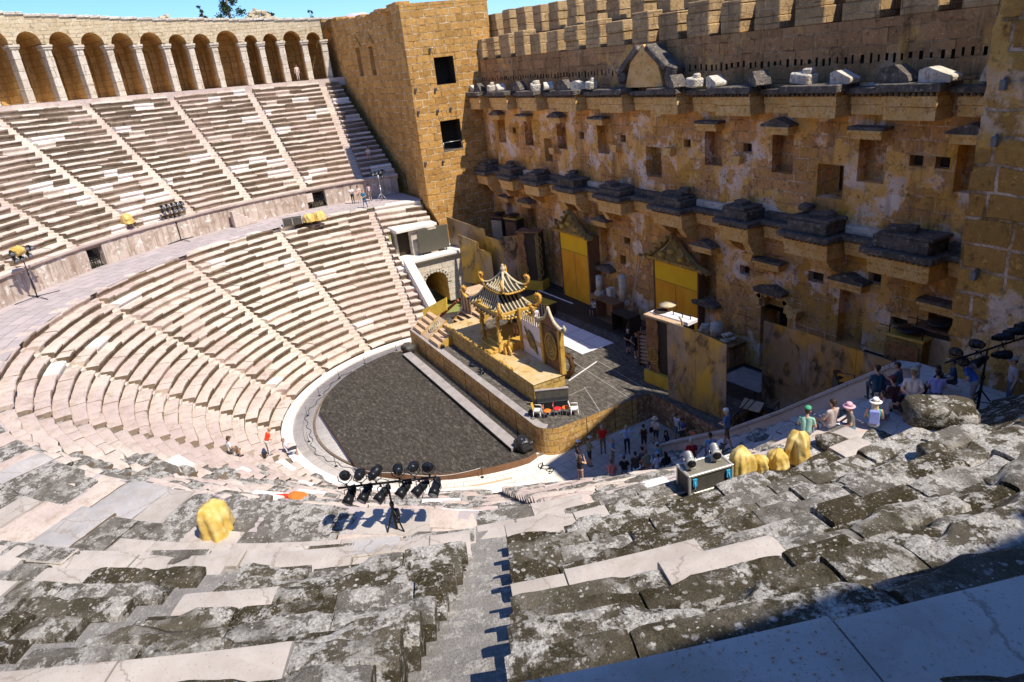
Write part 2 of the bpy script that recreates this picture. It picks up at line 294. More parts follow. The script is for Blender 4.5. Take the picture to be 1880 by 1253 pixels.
M['tarp'] = tarp(); M['led'] = flat('led_screen_face', (.10, .092, .07), .5, 0, .06)
M['case'] = flat('dark_case_panel', (.075, .068, .058), .6); M['casetop'] = flat('dusty_case_top', (.20, .18, .14), .7); M['alu'] = flat('aluminium_edge', (.62, .58, .50), .4, .5, .1)
def leafm():
    t = NT('conifer_leaf', .7); t.col(t.mix(t.step(t.noise(t.obj(), 2.5, 3), .35, .65), (.035, .065, .025), (.08, .12, .045))); return t.mat
M['leaf'] = leafm(); M['bark'] = flat('bark', (.16, .11, .07), .9)
def ground():
    t = NT('dry_ground', .95); o = t.obj(); t.col(t.mix(t.step(t.noise(o, .08, 5), .4, .6), (.30, .26, .10), (.22, .24, .07))); return t.mat
M['ground'] = ground(); M['mountain'] = flat('far_mountain_haze', (.55, .50, .62), .9, 0, .12, .05)  # the mountain's pale purple is distance haze painted into its colour
M['rubber'] = flat('black_cable', (.012, .012, .012), .6)
SKY, SUN, EXPO = .15, 5.0, .36
# ------------------------------------------------------------------ theatre geometry
CAM = np.array([40.94, -16.12, 20.873]); ORZ = -.65; DK = 1.1; DZ = 8.64; PODR = 30.4; PODZ = 10.67
def r0(a): return ip(a, [-25, -8, 3], [11.8, 12.6, 15.2])
def rd(a): return ip(a, [-50, -41, -32, -24.4, -21.7, -17.6, -6.5, 0], [24.84, 25.1, 25.7, 26.5, 26.9, 27.1, 27.4, 28.0])
def cyl(r, a, z): return (r * cos(rad(a)), r * sin(rad(a)), z)
NL, NU = 20, 22; UD, UH = .723, .466
def dzu(a, t): return t * float(ip(a, [-189, -148, -110, -60], [-.43, .5, .6, 0]))   # the old cavea has settled unevenly

def seat_block(mb, Rf, Zf, dep, rise, a0, a1, res, amp, mats, sd, jz=0, jr=0, broken=0.0, over=.12, chan=0):
    """one stone seat block: polar sweep of a nosed profile, weathered by noise"""
    Rm = Rf((a0 + a1) / 2); L = abs(rad(a1 - a0)) * Rm; na = max(2, int(L / res) + 1)
    if res < .3: na = max(na, 6)
    prof = [(dep + .22, 0)]
    nt = max(1, int(dep / max(res, .09)))
    prof += [(dep * (1 - i / nt) + .05 * (i / nt), 0) for i in range(1, nt)] if nt > 1 else []
    prof += [(.10, 0), (.03, -.008), (.0, -.045), (.0, -.15), (.035, -.19), (over, -.25), (over + .01, -rise - .03)]
    nch = 0
    if chan:
        c = dep * .56; n2 = max(2, int((c - .1) / res)); n1 = max(1, int((dep - c) / res)); prof = [(dep + .22, -chan)] + [(dep - (dep - c) * i / n1, -chan) for i in range(n1 + 1)] + [(c - .05, -.004)] + [(c - .05 - (c - .16) * i / n2, 0) for i in range(1, n2 + 1)] + [(.035, -.012), (.0, -.06), (.0, -.2), (.035, -.24), (over, -.3), (over + .01, -rise - .03)]; nch = n1 + 1
    prof = np.array(prof); npf = len(prof); ntop = npf - 6
    az = np.linspace(a0, a1, na); R = np.array([Rf(q) for q in az]); Z = np.array([Zf(q) for q in az])
    rr = R[:, None] + prof[None, :, 0] + jr; zz = Z[:, None] + prof[None, :, 1] + jz + (np.linspace(-1, 1, na) * rng.normal(0, .012))[:, None]
    ca, sa = np.cos(np.radians(az))[:, None], np.sin(np.radians(az))[:, None]
    P = np.stack([rr * ca, rr * sa, zz], 2)
    if amp:
        n1 = fbm(P, 1.1, 3, sd); n2 = fbm(P, 5.0, 2, sd + 9)
        w = np.ones(npf); w[0] = .3; w[-1] = .2; nose = np.exp(-((prof[:, 0] - .03) / .16) ** 2) * (prof[:, 1] > -.2)
        d = amp * (n1 * .8 + n2 * .45) * w
        chip = np.maximum(0, fbm(P, .9, 3, sd + 31) - .25 + broken * .3) * nose * amp * 5
        rr = rr + d * .5 + np.minimum(chip, .3); zz = zz + d - np.minimum(chip, .3) * .9
        e = np.exp(-np.minimum(np.arange(na), np.arange(na)[::-1]) * (L / max(na - 1, 1)) / .05)[:, None] * amp * .8
        zz = zz - e * (prof[None, :, 1] > -.1); P = np.stack([rr * ca, rr * sa, zz], 2)
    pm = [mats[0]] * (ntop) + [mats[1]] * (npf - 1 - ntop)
    if not nch and mats[1] == 1 and random.random() < .62: pm[ntop] = pm[ntop + 1] = mats[0] if random.random() < .5 else 0  # nosing painted pale as if sunlit; grime and shade stay on undercut and riser
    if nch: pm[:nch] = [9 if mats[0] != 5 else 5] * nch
    mb.grid(P, smooth=amp > .015, mats=pm)
    for e in (0, na - 1):
        ring = [tuple(q) for q in P[e]]; b = cyl(R[e] + dep + .22 + jr, az[e], Z[e] - rise - .03)
        mb.add(ring + [b], [tuple(range(npf + 1))], mats[1])

def row(parent, k, Rf, Zf, dep, rise, a0, a1, stairs, hw, spec, name='seat_row', sharp=0):
    mb = MB(); Rm = Rf((a0 + a1) / 2); cuts = []
    for s in stairs:
        h = math.degrees(hw / Rf(s)); cuts.append((s - h, s + h))
    segs = []; cur = a0
    for c0, c1 in sorted(cuts):
        if c1 < a0 or c0 > a1: continue
        if c0 > cur: segs.append((cur, c0))
        cur = max(cur, c1)
    if cur < a1: segs.append((cur, a1))
    for s0, s1 in segs:
        a = s0
        while a < s1 - 1e-6:
            sp = spec(a, k); L = random.uniform(*sp['len']); da = math.degrees(L / Rf(a)); b = min(a + da, s1)
            if s1 - b < da * .35: b = s1
            g = math.degrees((.014 if sp.get('chan') else .006) / Rf(a)); q = random.random()
            mt = sp['mats'][2 if q < sp['new'] else (1 if q < sp['new'] + sp['alt'] else 0)]; mt = random.choice(mt) if isinstance(mt, list) else mt
            new = q < sp['new']
            seat_block(mb, Rf, Zf, dep(a), rise, a + g, b - g, sp['res'], sp['amp'] * (.12 if new else 1), mt, k * 7 + 3, random.gauss(0, sp['jz']) * (.4 if new else 1), random.gauss(0, sp['jr']), sp['brk'] if not new else -1, chan=sp.get('chan', 0) * (.25 if new else 1))
            a = b
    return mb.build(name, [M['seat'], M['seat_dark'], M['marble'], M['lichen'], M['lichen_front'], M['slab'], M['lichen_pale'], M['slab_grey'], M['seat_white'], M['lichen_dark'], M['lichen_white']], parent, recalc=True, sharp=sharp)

def stairway(parent, az, noses, hw, mat, sub=2, drop=.0, jit=.01):
    """noses: list of (R, ztop, depth, rise) for the rows it cuts"""
    mb = MB(); t = rad(az); u = Vector((cos(t), sin(t), 0)); w = Vector((-sin(t), cos(t), 0))
    for R, z, dep, rise in noses:
        for j in range(sub):
            ra = R + .09 + dep * j / sub; rb = R + .09 + dep * (j + 1) / sub + .05; zt = (z - rise + rise * j / sub + .02 if sub > 1 else z - .16) + random.gauss(0, jit)
            c = u * ((ra + rb) / 2); mb.box((c.x, c.y, zt - .45), (rb - ra, hw * 2 + .1, .9), rz=t + random.gauss(0, .012), ry=random.gauss(0, .02) if sub == 1 else 0, rx=random.gauss(0, .015) if sub == 1 else 0)
    return mb.build('stairway', mat, parent, bevel=.012 if sub > 1 else .04)

E0 = thing('lower_seating', 'lower bank of pale curved stone seat rows round the dark performance floor', 'seating')
E1 = thing('upper_seating', 'upper bank of weathered curved stone seat rows above the walkway wall', 'seating')
LST = [-102.3 + 21.1 * k for k in (-4, -3, -2, -1, 0, 1, 2, 3, 4)]
UST = [-21.7 - 10.36 * k for k in range(-1, 17)]
lnoses = {s: [] for s in LST}
for k in range(NL):
    Rf = lambda a, k=k: r0(a) + (rd(a) - r0(a)) * (k + 1) / NL - .0
    dep = lambda a: (rd(a) - r0(a)) / NL
    Zf = lambda a, k=k: ORZ + (DZ - ORZ) * (k + 1) / NL
    Rl = Rf(-170); yl = 3.15 if k < 15 else 7.6; aL = -(180 + math.degrees(math.asin(min(.95, yl / Rl))))
    Rr = Rf(5); aR = math.degrees(math.asin(min(.9, 5.1 / Rr)))
    def spec(a, k):
        near = a > -75
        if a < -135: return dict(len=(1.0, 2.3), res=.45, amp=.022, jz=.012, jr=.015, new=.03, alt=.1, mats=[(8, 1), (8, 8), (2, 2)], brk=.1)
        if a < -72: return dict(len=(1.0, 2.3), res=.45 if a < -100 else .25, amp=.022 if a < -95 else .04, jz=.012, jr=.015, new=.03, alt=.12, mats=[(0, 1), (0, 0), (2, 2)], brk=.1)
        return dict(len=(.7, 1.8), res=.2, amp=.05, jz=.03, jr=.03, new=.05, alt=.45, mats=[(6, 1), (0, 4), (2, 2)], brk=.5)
    row(E0, k, Rf, Zf, dep, (DZ - ORZ) / NL, aL, aR, LST, .38, spec)
    for s in LST:
        if aL < s < aR: lnoses[s].append((Rf(s), Zf(s), dep(s), (DZ - ORZ) / NL))
for s in LST: stairway(E0, s, lnoses[s], .38, M['seat_white'] if s < -90 else M['lichen_pale'])
# first course below the seats
mb = MB(); az = np.linspace(-193, 18, 120); P = np.array([[cyl(r0(a) - .02, a, ORZ + .12), cyl(r0(a) + .7, a, ORZ + .13)] for a in az]); mb.grid(P)
P = np.array([[cyl(r0(a) - .02, a, ORZ - .1), cyl(r0(a) - .02, a, ORZ + .12)] for a in az]); mb.grid(P); mb.build('base_course', M['marble'], E0)

unoses = {s: [] for s in UST}; SPLIT = -73.5
for k in range(NU):
    R = PODR + UD * k; Rf = lambda a, R=R: R
    Zf = lambda a, k=k: PODZ + UH * k + dzu(a, k / NU)
    aL = -(180 + math.degrees(math.asin(7.75 / R)))
    def spec(a, k): return dict(len=(1.0, 2.4), res=.6, amp=.022, jz=.012, jr=.02, new=.07, alt=.05, mats=[(8, 1), (8, 8), (2, 2)], brk=.1)
    row(E1, k, Rf, Zf, lambda a: UD, UH, aL, SPLIT, UST, .42, spec)
    for s in UST:
        if aL < s <= SPLIT - .5: unoses[s].append((R, Zf(s), UD, UH))
# the near side has slumped: broader, lower courses that steepen upwards
ND = 1.05; nst = []
def nz_(x): return PODZ + (.48 * x + .0155 * x * x if x < 11 else 7.155 + .62 * (x - 11))
for k in range(15):
    R = PODR + ND * k; Rf = lambda a, R=R: R; z = nz_(ND * k); rise = z - nz_(ND * (k - 1)) if k else .5
    aR = [-2.2, -2.5, -2.6, -2.2, -.5, 2, 4.5, 6.5, 8.5][k] if k < 9 else math.degrees(math.asin(7.2 / R)) * .98
    def spec(a, k):
        close = k > 3 and -42 < a < -4
        nw = {0: .4, 1: .16, 2: .08}.get(k, .035)
        if a < -24 and k == 0: nw = .9
        if (k == 10 and -22.6 < a < -18.4) or (k == 7 and -33 < a < -25.6): return dict(len=(1.7, 2.3), res=.12, amp=.02, jz=.01, jr=.01, new=1, alt=0, mats=[(5, 7)] * 3, brk=0)
        if k == 8 and -15.6 < a < -10: nw = .8
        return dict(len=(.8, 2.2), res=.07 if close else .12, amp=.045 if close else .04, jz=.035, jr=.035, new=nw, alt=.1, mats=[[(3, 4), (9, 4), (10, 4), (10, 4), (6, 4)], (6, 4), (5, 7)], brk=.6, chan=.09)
    sa = -21.45 - (R - 31) * .115; hs = .42 + .028 * (R - 31)
    row(E1, k, Rf, lambda a, z=z: z, lambda a: ND, rise, SPLIT, aR, [q for q in UST if q < -25] + [sa], hs, spec, sharp=38)
    if k < 13:
        for j in (0, 1): nst.append((R + .09 + ND * j / 2, (z - rise + .14 + rise * j / 2) if k else z - .06 + .03 * j, sa, hs))
    for s in UST:
        if SPLIT < s < aR: unoses[s].append((R, z, ND, rise))
for s in UST:
    if s < -25: stairway(E1, s, unoses[s], .42, M['seat_white'] if s < -75 else M['step'], 2 if s < -75 else 1, jit=.015)
mb = MB()
for R, zt, sa, hs in nst:
    t = rad(sa); mb.box(((R + .3) * cos(t), (R + .3) * sin(t), zt - .45 + random.gauss(0, .012)), (.62 + random.uniform(-.03, .03), hs * 2 + .12, .9), rz=t + random.gauss(0, .02), ry=.035 + random.gauss(0, .02), rx=random.gauss(0, .015))
mb.build('stairway', M['step'], E1, bevel=.035)
# podium wall under the upper bank, with doorways
doors = [(-178.6, 1.9), (-137.8, 1.5)]
mb = MB(); lip = MB()
def arc_wall(m, R, a0, a1, z0, z1, uvm=None):
    n = max(2, int(abs(a1 - a0) / 1.0)); P = np.array([[cyl(R, a, z0), cyl(R, a, z1)] for a in np.linspace(a0, a1, n)]); m.grid(P)
segs = []; cur = -194.5
for a, w in sorted(doors):
    h = math.degrees(w / 2 / PODR); segs.append((cur, a - h)); cur = a + h
    for s_ in (-1, 1): mb.add([cyl(PODR + .06, a + s_ * h, DZ), cyl(PODR + 1.6, a + s_ * h, DZ), cyl(PODR + 1.6, a + s_ * h, PODZ - .3), cyl(PODR + .06, a + s_ * h, PODZ - .3)], [(0, 1, 2, 3)])
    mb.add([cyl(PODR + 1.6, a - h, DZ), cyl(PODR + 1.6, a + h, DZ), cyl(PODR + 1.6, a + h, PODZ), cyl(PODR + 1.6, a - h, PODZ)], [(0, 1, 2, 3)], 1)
segs.append((cur, -2.0))
for s0, s1 in segs: arc_wall(mb, PODR + .06, s0, s1, DZ - .05, PODZ - .2)
def uvpolar(o, rr=None):
    me = o.data; uvl = me.uv_layers.new(name='UVMap'); co = np.zeros(len(me.vertices) * 3); me.vertices.foreach_get('co', co); co = co.reshape(-1, 3)
    a = np.arctan2(co[:, 1], co[:, 0]); a = np.where(a > PI * .6, a - 2 * PI, a); r = np.hypot(co[:, 0], co[:, 1])
    li = np.zeros(len(me.loops), int); me.loops.foreach_get('vertex_index', li)
    v = (r if rr is None else co[:, 2]); u = np.stack([a * (rr or 22), v], 1)[li]; uvl.data.foreach_set('uv', u.ravel())
pw = mb.build('podium_wall', [M['podium'], M['void']], E1); uvpolar(pw, PODR)
n = 150; az = np.linspace(-194.5, -74, n); jj = [random.gauss(0, .012) for _ in az]
P = np.array([[cyl(PODR + .10, a, PODZ - .30), cyl(PODR - .04 + j, a, PODZ - .26), cyl(PODR - .12 + j, a, PODZ - .16), cyl(PODR - .12 + j, a, PODZ - .02), cyl(PODR + .3, a, PODZ - .012)] for a, j in zip(az, jj)])
lip.grid(P); lip.build('wall_coping', M['seat'], E1)
a = -74.0; lip = MB(); random.seed(31)
while a < -2.4:                       # coping blocks of the near podium edge, some renewed
    w = random.uniform(.9, 2.0); b = min(a + math.degrees(w / PODR), -2.2); am = rad((a + b) / 2); R = PODR + .16 + random.gauss(0, .035)
    lip.box((R * cos(am), R * sin(am), PODZ - .16 + random.gauss(0, .025)), (.58, rad(b - a) * PODR - .02, .3), rz=am + random.gauss(0, .012), rx=random.gauss(0, .012), ry=random.gauss(0, .02), m=random.choice((0, 1, 1, 2, 3, 0))); a = b
lip.build('coping_blocks', [M['slab'], M['lichen_pale'], M['lichen_white'], M['slab_grey']], E1, bevel=.03)
for a, w in doors:                     # iron grilles in the doorways
    g = thing('iron_gate', {-178.6: 'dark barred gate in the walkway wall near the brick tower', -137.8: 'barred gate in the walkway wall gap beside the left light stand'}[a], 'gate', cyl(PODR + .5, a, DZ), rad(a + 90))
    mb = MB()
    for i in range(7): mb.tube([((i - 3) * w / 7, 0, .02), ((i - 3) * w / 7, 0, 1.6)], .018, 6)
    mb.build('bars', M['iron'], g); mb = MB()
    for z in (.08, .8, 1.55): mb.box((0, .02, z), (w * .96, .03, .05))
    mb.build('gate_frame', M['iron'], g)
# small steps from the walkway to the upper bank
sm = thing('small_staircase', 'small white staircase against the walkway wall of the far seating', 'staircase', cyl(PODR - .62, -163.8, DZ), rad(-163.8 + 90))
mb = MB()
for i in range(6): mb.bx(-1.2 + i * .36, -.84 + i * .36 + .006, -.3, .3, 0, .25 * (i + 1))
mb.build('steps', M['seat'], sm, bevel=.02)

def ringfloor(name, f0, f1, z, a0, a1, mat, n=160, thick=0):
    az = np.linspace(a0, a1, n); mb = MB(); P = np.array([[cyl(f0(a) + (f1(a) - f0(a)) * t, a, z) for t in (0, .25, .5, .75, 1)] for a in az]); mb.grid(P)
    o = mb.build(name, mat); uvpolar(o); return tag(o, kind='structure')
def clip_y(o, y):   # trim a flat sheet against the end wall
    bm = bmesh.new(); bm.from_mesh(o.data); g = bm.verts[:] + bm.edges[:] + bm.faces[:]
    bmesh.ops.bisect_plane(bm, geom=g, plane_co=(0, y, 0), plane_no=(0, 1, 0), clear_outer=True); bm.to_mesh(o.data); bm.free()
o = ringfloor('walkway', lambda a: rd(a) + .05, lambda a: PODR + .3, DZ - .004, -200, -1, M['diazoma']); clip_y(o, 7.9)

for k in range(3):                       # worn slab courses on the near part of the walkway
    Rf = lambda a, k=k: rd(a) + .05 + (PODR - .1 - rd(a)) * k / 3
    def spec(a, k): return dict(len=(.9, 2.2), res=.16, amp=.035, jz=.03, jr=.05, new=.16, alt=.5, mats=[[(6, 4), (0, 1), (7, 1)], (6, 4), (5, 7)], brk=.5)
    o = row(None, k + 40, Rf, lambda a, k=k: DZ + .05 + .10 * k, lambda a: (PODR - .1 - rd(a)) / 3, .12, -88, -2, [], .4, spec, 'walkway_course', 38); tag(o, kind='structure')
o = ringfloor('walkway_end', lambda a: rd(a) - .1, lambda a: 46, DZ - .012, -1.2, 20, M['paving']); clip_y(o, 7.6)
# orchestra floor, ground
mb = MB(); mb.lathe([(17.2, 0), (.01, .001)], (0, 0, ORZ), 96); o = mb.build('orchestra_floor', M['orch']); uvpolar(o); tag(o, kind='structure')
mb = MB(); mb.add([(-3000, -3000, -1.1), (3000, -3000, -1.1), (3000, 3000, -1.1), (-3000, 3000, -1.1)], [(0, 1, 2, 3)]); tag(mb.build('ground', M['ground']), kind='structure')
# earth slope that carries the seating, so nothing is hollow from the side
mb = MB(); az = np.linspace(-196, 10, 100)
P = np.array([[cyl(r0(a), a, -1.6), cyl(rd(a), a, DZ - 1.0), cyl(PODR + .4, a, DZ - .9), cyl(PODR + .7, a, PODZ - 1.4), cyl(46.6, a, 19.3), cyl(56, a, 19.2), cyl(75, a, -1.05)] for a in az]); mb.grid(P); P0 = P; mb = MB(); mb.grid(P0[:, :3]); o = mb.build('hillside', M['seat_dark']); tag(o, kind='structure'); clip_y(o, 3.0)
mb = MB(); mb.grid(P0[:, 2:]); o = mb.build('hillside', M['lichen_dark']); tag(o, kind='structure'); clip_y(o, 7.8)
mb = MB(); mb.add([(-10.9, 3.12, -.7), (-12.2, 3.12, -.4), (-21.2, 3.12, 6.0), (-24.5, 3.12, 8.2), (-24.5, 3.12, -.7)], [(0, 1, 2, 3, 4)]); mb.add([(-20.4, 3.12, 3.6), (-24.6, 3.12, 3.6), (-24.6, 7.6, 3.6), (-20.4, 7.6, 3.6)], [(0, 1, 2, 3)]); mb.build('end_face', M['ashlar'], E0)

# kerb channel round the dark floor
kb = thing('kerb_ring', 'thin dark kerb channel ringing the white orchestra floor', 'kerb'); mb = MB(); az = np.linspace(-178, 2, 110)
P = np.array([[cyl(10.30, a, ORZ + .006), cyl(10.30, a, ORZ + .10), cyl(10.44, a, ORZ + .10), cyl(10.44, a, ORZ + .006)] for a in az]); mb.grid(P); mb.build('kerb', M['seat_dark'], kb)

# ------------------------------------------------------------------ gallery arcade on the rim
GA = thing('arcade_gallery', 'golden arched gallery running along the rim above the far seats', 'arcade')
PA = [-147.55, -151.27, -154.7, -158.17, -161.55, -164.89, -168.33, -171.3, -174.27, -177.9, -180.37, -183.05, -186.21, -188.9]
step = 3.45; pre = [-147.55 + step * (i + 1) for i in range(46)][::-1]
GR = 46.85; GT = 1.0
def gz(a): return 20.9 + dzu(a, 1)
def gh(a): return float(ip(a, [-189, -148, -120, -60], [6.3, 7.75, 8.0, 8.9]))
def bay(mb, a0, a1, half=.32, full=True):
    """wall with a round arch between piers at a0 and a1 (deg), thickness GT, vault to the back wall"""
    am = (a0 + a1) / 2; z0 = gz(am); H = gh(am); w = abs(rad(a1 - a0)) * GR; ow = w / 2 - half; sp = z0 + H * .665; N = 12
    s = -1 if a1 < a0 else 1
    def A(x): return am + s * math.degrees(x / GR)
    arch = [(-ow, sp)] + [(-ow * cos(PI * i / N), sp + ow * sin(PI * i / N) * 1.06) for i in range(1, N)] + [(ow, sp)]
    top = z0 + H + (random.gauss(0, .03) if am < -120 else random.choice((-.7, -.3, 0, .1, .5))); xs = [q[0] for q in arch]
    for R, sgn in ((GR, 0), (GR + GT, 1)):
        up = [cyl(R, A(x), z) for x, z in arch] ; tp = [cyl(R, A(x), top) for x, z in arch]
        mb.add(up + tp, [(i, i + 1, len(arch) + i + 1, len(arch) + i) for i in range(len(arch) - 1)], 0)
        for x0, x1 in ((-w / 2, -ow), (ow, w / 2)): mb.add([cyl(R, A(x0), sp), cyl(R, A(x1), sp), cyl(R, A(x1), top), cyl(R, A(x0), top)], [(0, 1, 2, 3)], 0)
    fr = [cyl(GR, A(x), z) for x, z in arch]; bk = [cyl(GR + 3.9, A(x * 1.05), z) for x, z in arch]
    mb.add(fr + bk, [(i, i + 1, len(arch) + i + 1, len(arch) + i) for i in range(len(arch) - 1)], 1, True)
    mb.add([cyl(GR, A(-w / 2), top), cyl(GR, A(w / 2), top), cyl(GR + 4.4, A(w / 2), top - .1), cyl(GR + 4.4, A(-w / 2), top - .1)], [(0, 1, 2, 3)], 0)
    # back wall with a blind niche
    zb = z0 - .2; R = GR + 3.9; nw = .62
    mb.add([cyl(R, A(-w / 2 - .1), zb), cyl(R, A(-nw), zb), cyl(R, A(-nw), sp + 2), cyl(R, A(-w / 2 - .1), sp + 2)], [(0, 1, 2, 3)], 1)
    mb.add([cyl(R, A(nw), zb), cyl(R, A(w / 2 + .1), zb), cyl(R, A(w / 2 + .1), sp + 2), cyl(R, A(nw), sp + 2)], [(0, 1, 2, 3)], 1)
    na = [(-nw, sp - .9)] + [(-nw * cos(PI * i / 8), sp - .9 + nw * sin(PI * i / 8)) for i in range(1, 8)] + [(nw, sp - .9)]
    lo = [cyl(R, A(x), z) for x, z in na]; hi = [cyl(R, A(x), sp + 2) for x, z in na]
    mb.add(lo + hi, [(i, i + 1, 9 + i + 1, 9 + i) for i in range(8)], 1)
    poly = [(-nw, zb)] + na + [(nw, zb)]; f = [cyl(R, A(x), z) for x, z in poly]; b = [cyl(R + .5, A(x), z) for x, z in poly]; n_ = len(poly)
    mb.add(f + b, [(i, i + 1, n_ + i + 1, n_ + i) for i in range(n_ - 1)], 1); mb.add(b, [tuple(range(n_))], 1)
    mb.add([cyl(R + .7, A(-w / 2), zb), cyl(R + .7, A(w / 2), zb), cyl(R + .7, A(w / 2), top), cyl(R + .7, A(-w / 2), top)], [(0, 1, 2, 3)], 0)
    return sp, ow
def pier(mb, a, half=.31):
    z0 = gz(a); sp = z0 + gh(a) * .665; t = rad(a); u = Vector((cos(t), sin(t), 0))
    c = u * (GR + GT / 2); z = z0 - .1; i = 0
    while z < sp - .01:
        h = min(random.uniform(.9, 1.5), sp - z); h = sp - z if sp - z - h < .4 else h; k = 2 * half + random.gauss(0, .03)
        mb.box((c.x, c.y, z + h / 2), (GT + random.gauss(0, .03) + .05, k, h - .012), rz=t); z += h
    mb.box((c.x, c.y, sp - .32), (GT + .26, 2 * half + .22, .16), rz=t); mb.box((c.x, c.y, sp - .12), (GT + .38, 2 * half + .34, .22), rz=t)
def pside(mb, a, half=.31):          # side walls of the vaulted bays behind the pier
    z0 = gz(a); sp = z0 + gh(a) * .665; t = rad(a); c = Vector((cos(t), sin(t), 0)) * (GR + GT + 1.45); mb.box((c.x, c.y, (z0 + sp) / 2), (2.9, 2 * half - .06, sp - z0 + .2), rz=t, m=1)
for i, a in enumerate(PA):
    mb = MB(); pier(mb, a); pside(mb, a); mb.build('pier', [M['pier'], M['gallery_in']], GA, bevel=.025)
    if i + 1 < len(PA): mb = MB(); bay(mb, a, PA[i + 1]); mb.build('arch', [M['arcade'], M['gallery_in']], GA)
mb = MB()
for i, a in enumerate(pre):
    if a > 9: continue
    pier(mb, a); pside(mb, a); bay(mb, a, a - step)
o = mb.build('arch_range', [M['arcade'], M['gallery_in']], GA)
# coping stones along the top
mb = MB(); a = -144.5
while a > -190.3:
    w = random.uniform(.8, 1.6); b = a - math.degrees(w / GR); am = (a + b) / 2; z = gz(am) + gh(am); t = rad(am); c = Vector((cos(t), sin(t), 0)) * (GR + .45)
    mb.box((c.x, c.y, z + .09 + random.gauss(0, .025)), (1.15, w - .02, .24), rz=t, ry=random.gauss(0, .015)); a = b
mb.build('coping', M['white_stone'], GA, bevel=.03)
mb = MB()
P = np.array([[cyl(46.0, a, gz(a) - .02), cyl(GR + 4.6, a, gz(a) + .0)] for a in np.linspace(-193, 9.5, 200)]); mb.grid(P)
P = np.array([[cyl(46.02, a, gz(a) - .9), cyl(46.02, a, gz(a) - .02)] for a in np.linspace(-193, 9.5, 200)]); mb.grid(P); mb.build('gallery_floor', M['seat'], GA)
# ------------------------------------------------------------------ stage building
FY = 14.8
SB = thing('stage_building', 'tall golden brown stage wall with niches, broken ledges and battlements', 'building')
def wall_xz(mb, x0, x1, z0, z1, y, ops, m=0, mi=1, wob=0):
    """wall face at y looking to -y, with recesses (x0,x1,z0,z1,depth, back material or None for a hole)"""
    X = sorted({x0, x1, *[q for o in ops for q in (o[0], o[1]) if x0 < q < x1]}); Z = sorted({z0, z1, *[q for o in ops for q in (o[2], o[3]) if z0 < q < z1]})
    for i in range(len(X) - 1):
        for j in range(len(Z) - 1):
            cx, cz = (X[i] + X[i + 1]) / 2, (Z[j] + Z[j + 1]) / 2
            if any(o[0] < cx < o[1] and o[2] < cz < o[3] for o in ops): continue
            mb.add([(X[i], y, Z[j]), (X[i + 1], y, Z[j]), (X[i + 1], y, Z[j + 1]), (X[i], y, Z[j + 1])], [(0, 1, 2, 3)], m)
    for a, b, c, d, dep, bm in ops:
        f = [(a, y, c), (b, y, c), (b, y, d), (a, y, d)]; k = [(a, y + dep, c), (b, y + dep, c), (b, y + dep, d), (a, y + dep, d)]
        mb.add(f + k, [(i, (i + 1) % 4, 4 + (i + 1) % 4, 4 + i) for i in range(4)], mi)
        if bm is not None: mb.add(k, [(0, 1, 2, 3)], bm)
NX = [-18.6, -13.6, -8.3, -2.6, 2.9, 8.7, 13.9, 19.2, 23.9]      # bays of the front
XL, XR = -23.2, 32
ops = []; 
for x in NX:
    if x == 2.9: continue
    ops.append((x - .72, x + .72, 13.3, 15.4, .75, 0))
for a, b, c, d in ((-11.15, -9.95, 12.15, 14.05), (2.3, 3.9, 12.1, 14.1), (16.2, 17.75, 12.3, 14.0)): ops.append((a, b, c, d, 1.75, None))
for x in (-16.2, -5.4, -.2, 6.4, 11.4, 21.4, 22.6): ops.append((x - .32, x + .32, 14.25, 14.75, .4, 1))
for x in (-18.6, -14.4, -2.9, 8.3, 13.6, 18.8, 23.6): ops.append((x - .75, x + .75, 4.6, 7.7, .6, 0))
ops[:] = [o for o in ops if not (o[0] < 14.9 and o[1] > 12.6 and o[2] < 6.2)]
for a, b, c, d in ((11.0, 11.8, 6.9, 7.5), (16.0, 17.0, 7.6, 8.2), (21.0, 21.9, 6.4, 6.9), (-.6, .1, 6.8, 7.3), (-1.2, -.5, 5.1, 5.8), (5.5, 6.1, 9.0, 9.5), (-10.6, -9.9, 6.6, 7.3), (19.6, 20.3, 8.3, 8.9)): ops.append((a, b, c, d, .45, 1))
ops.append((12.75, 14.75, 1.1, 5.3, 1.7, 1)); ops.append((13.0, 14.6, 5.3, 6.2, .5, 0))
mb = MB(); wall_xz(mb, XL, XR, .2, 17.9, FY, ops, 0, 0); mb.build('wall', [M['frons'], M['void']], SB)
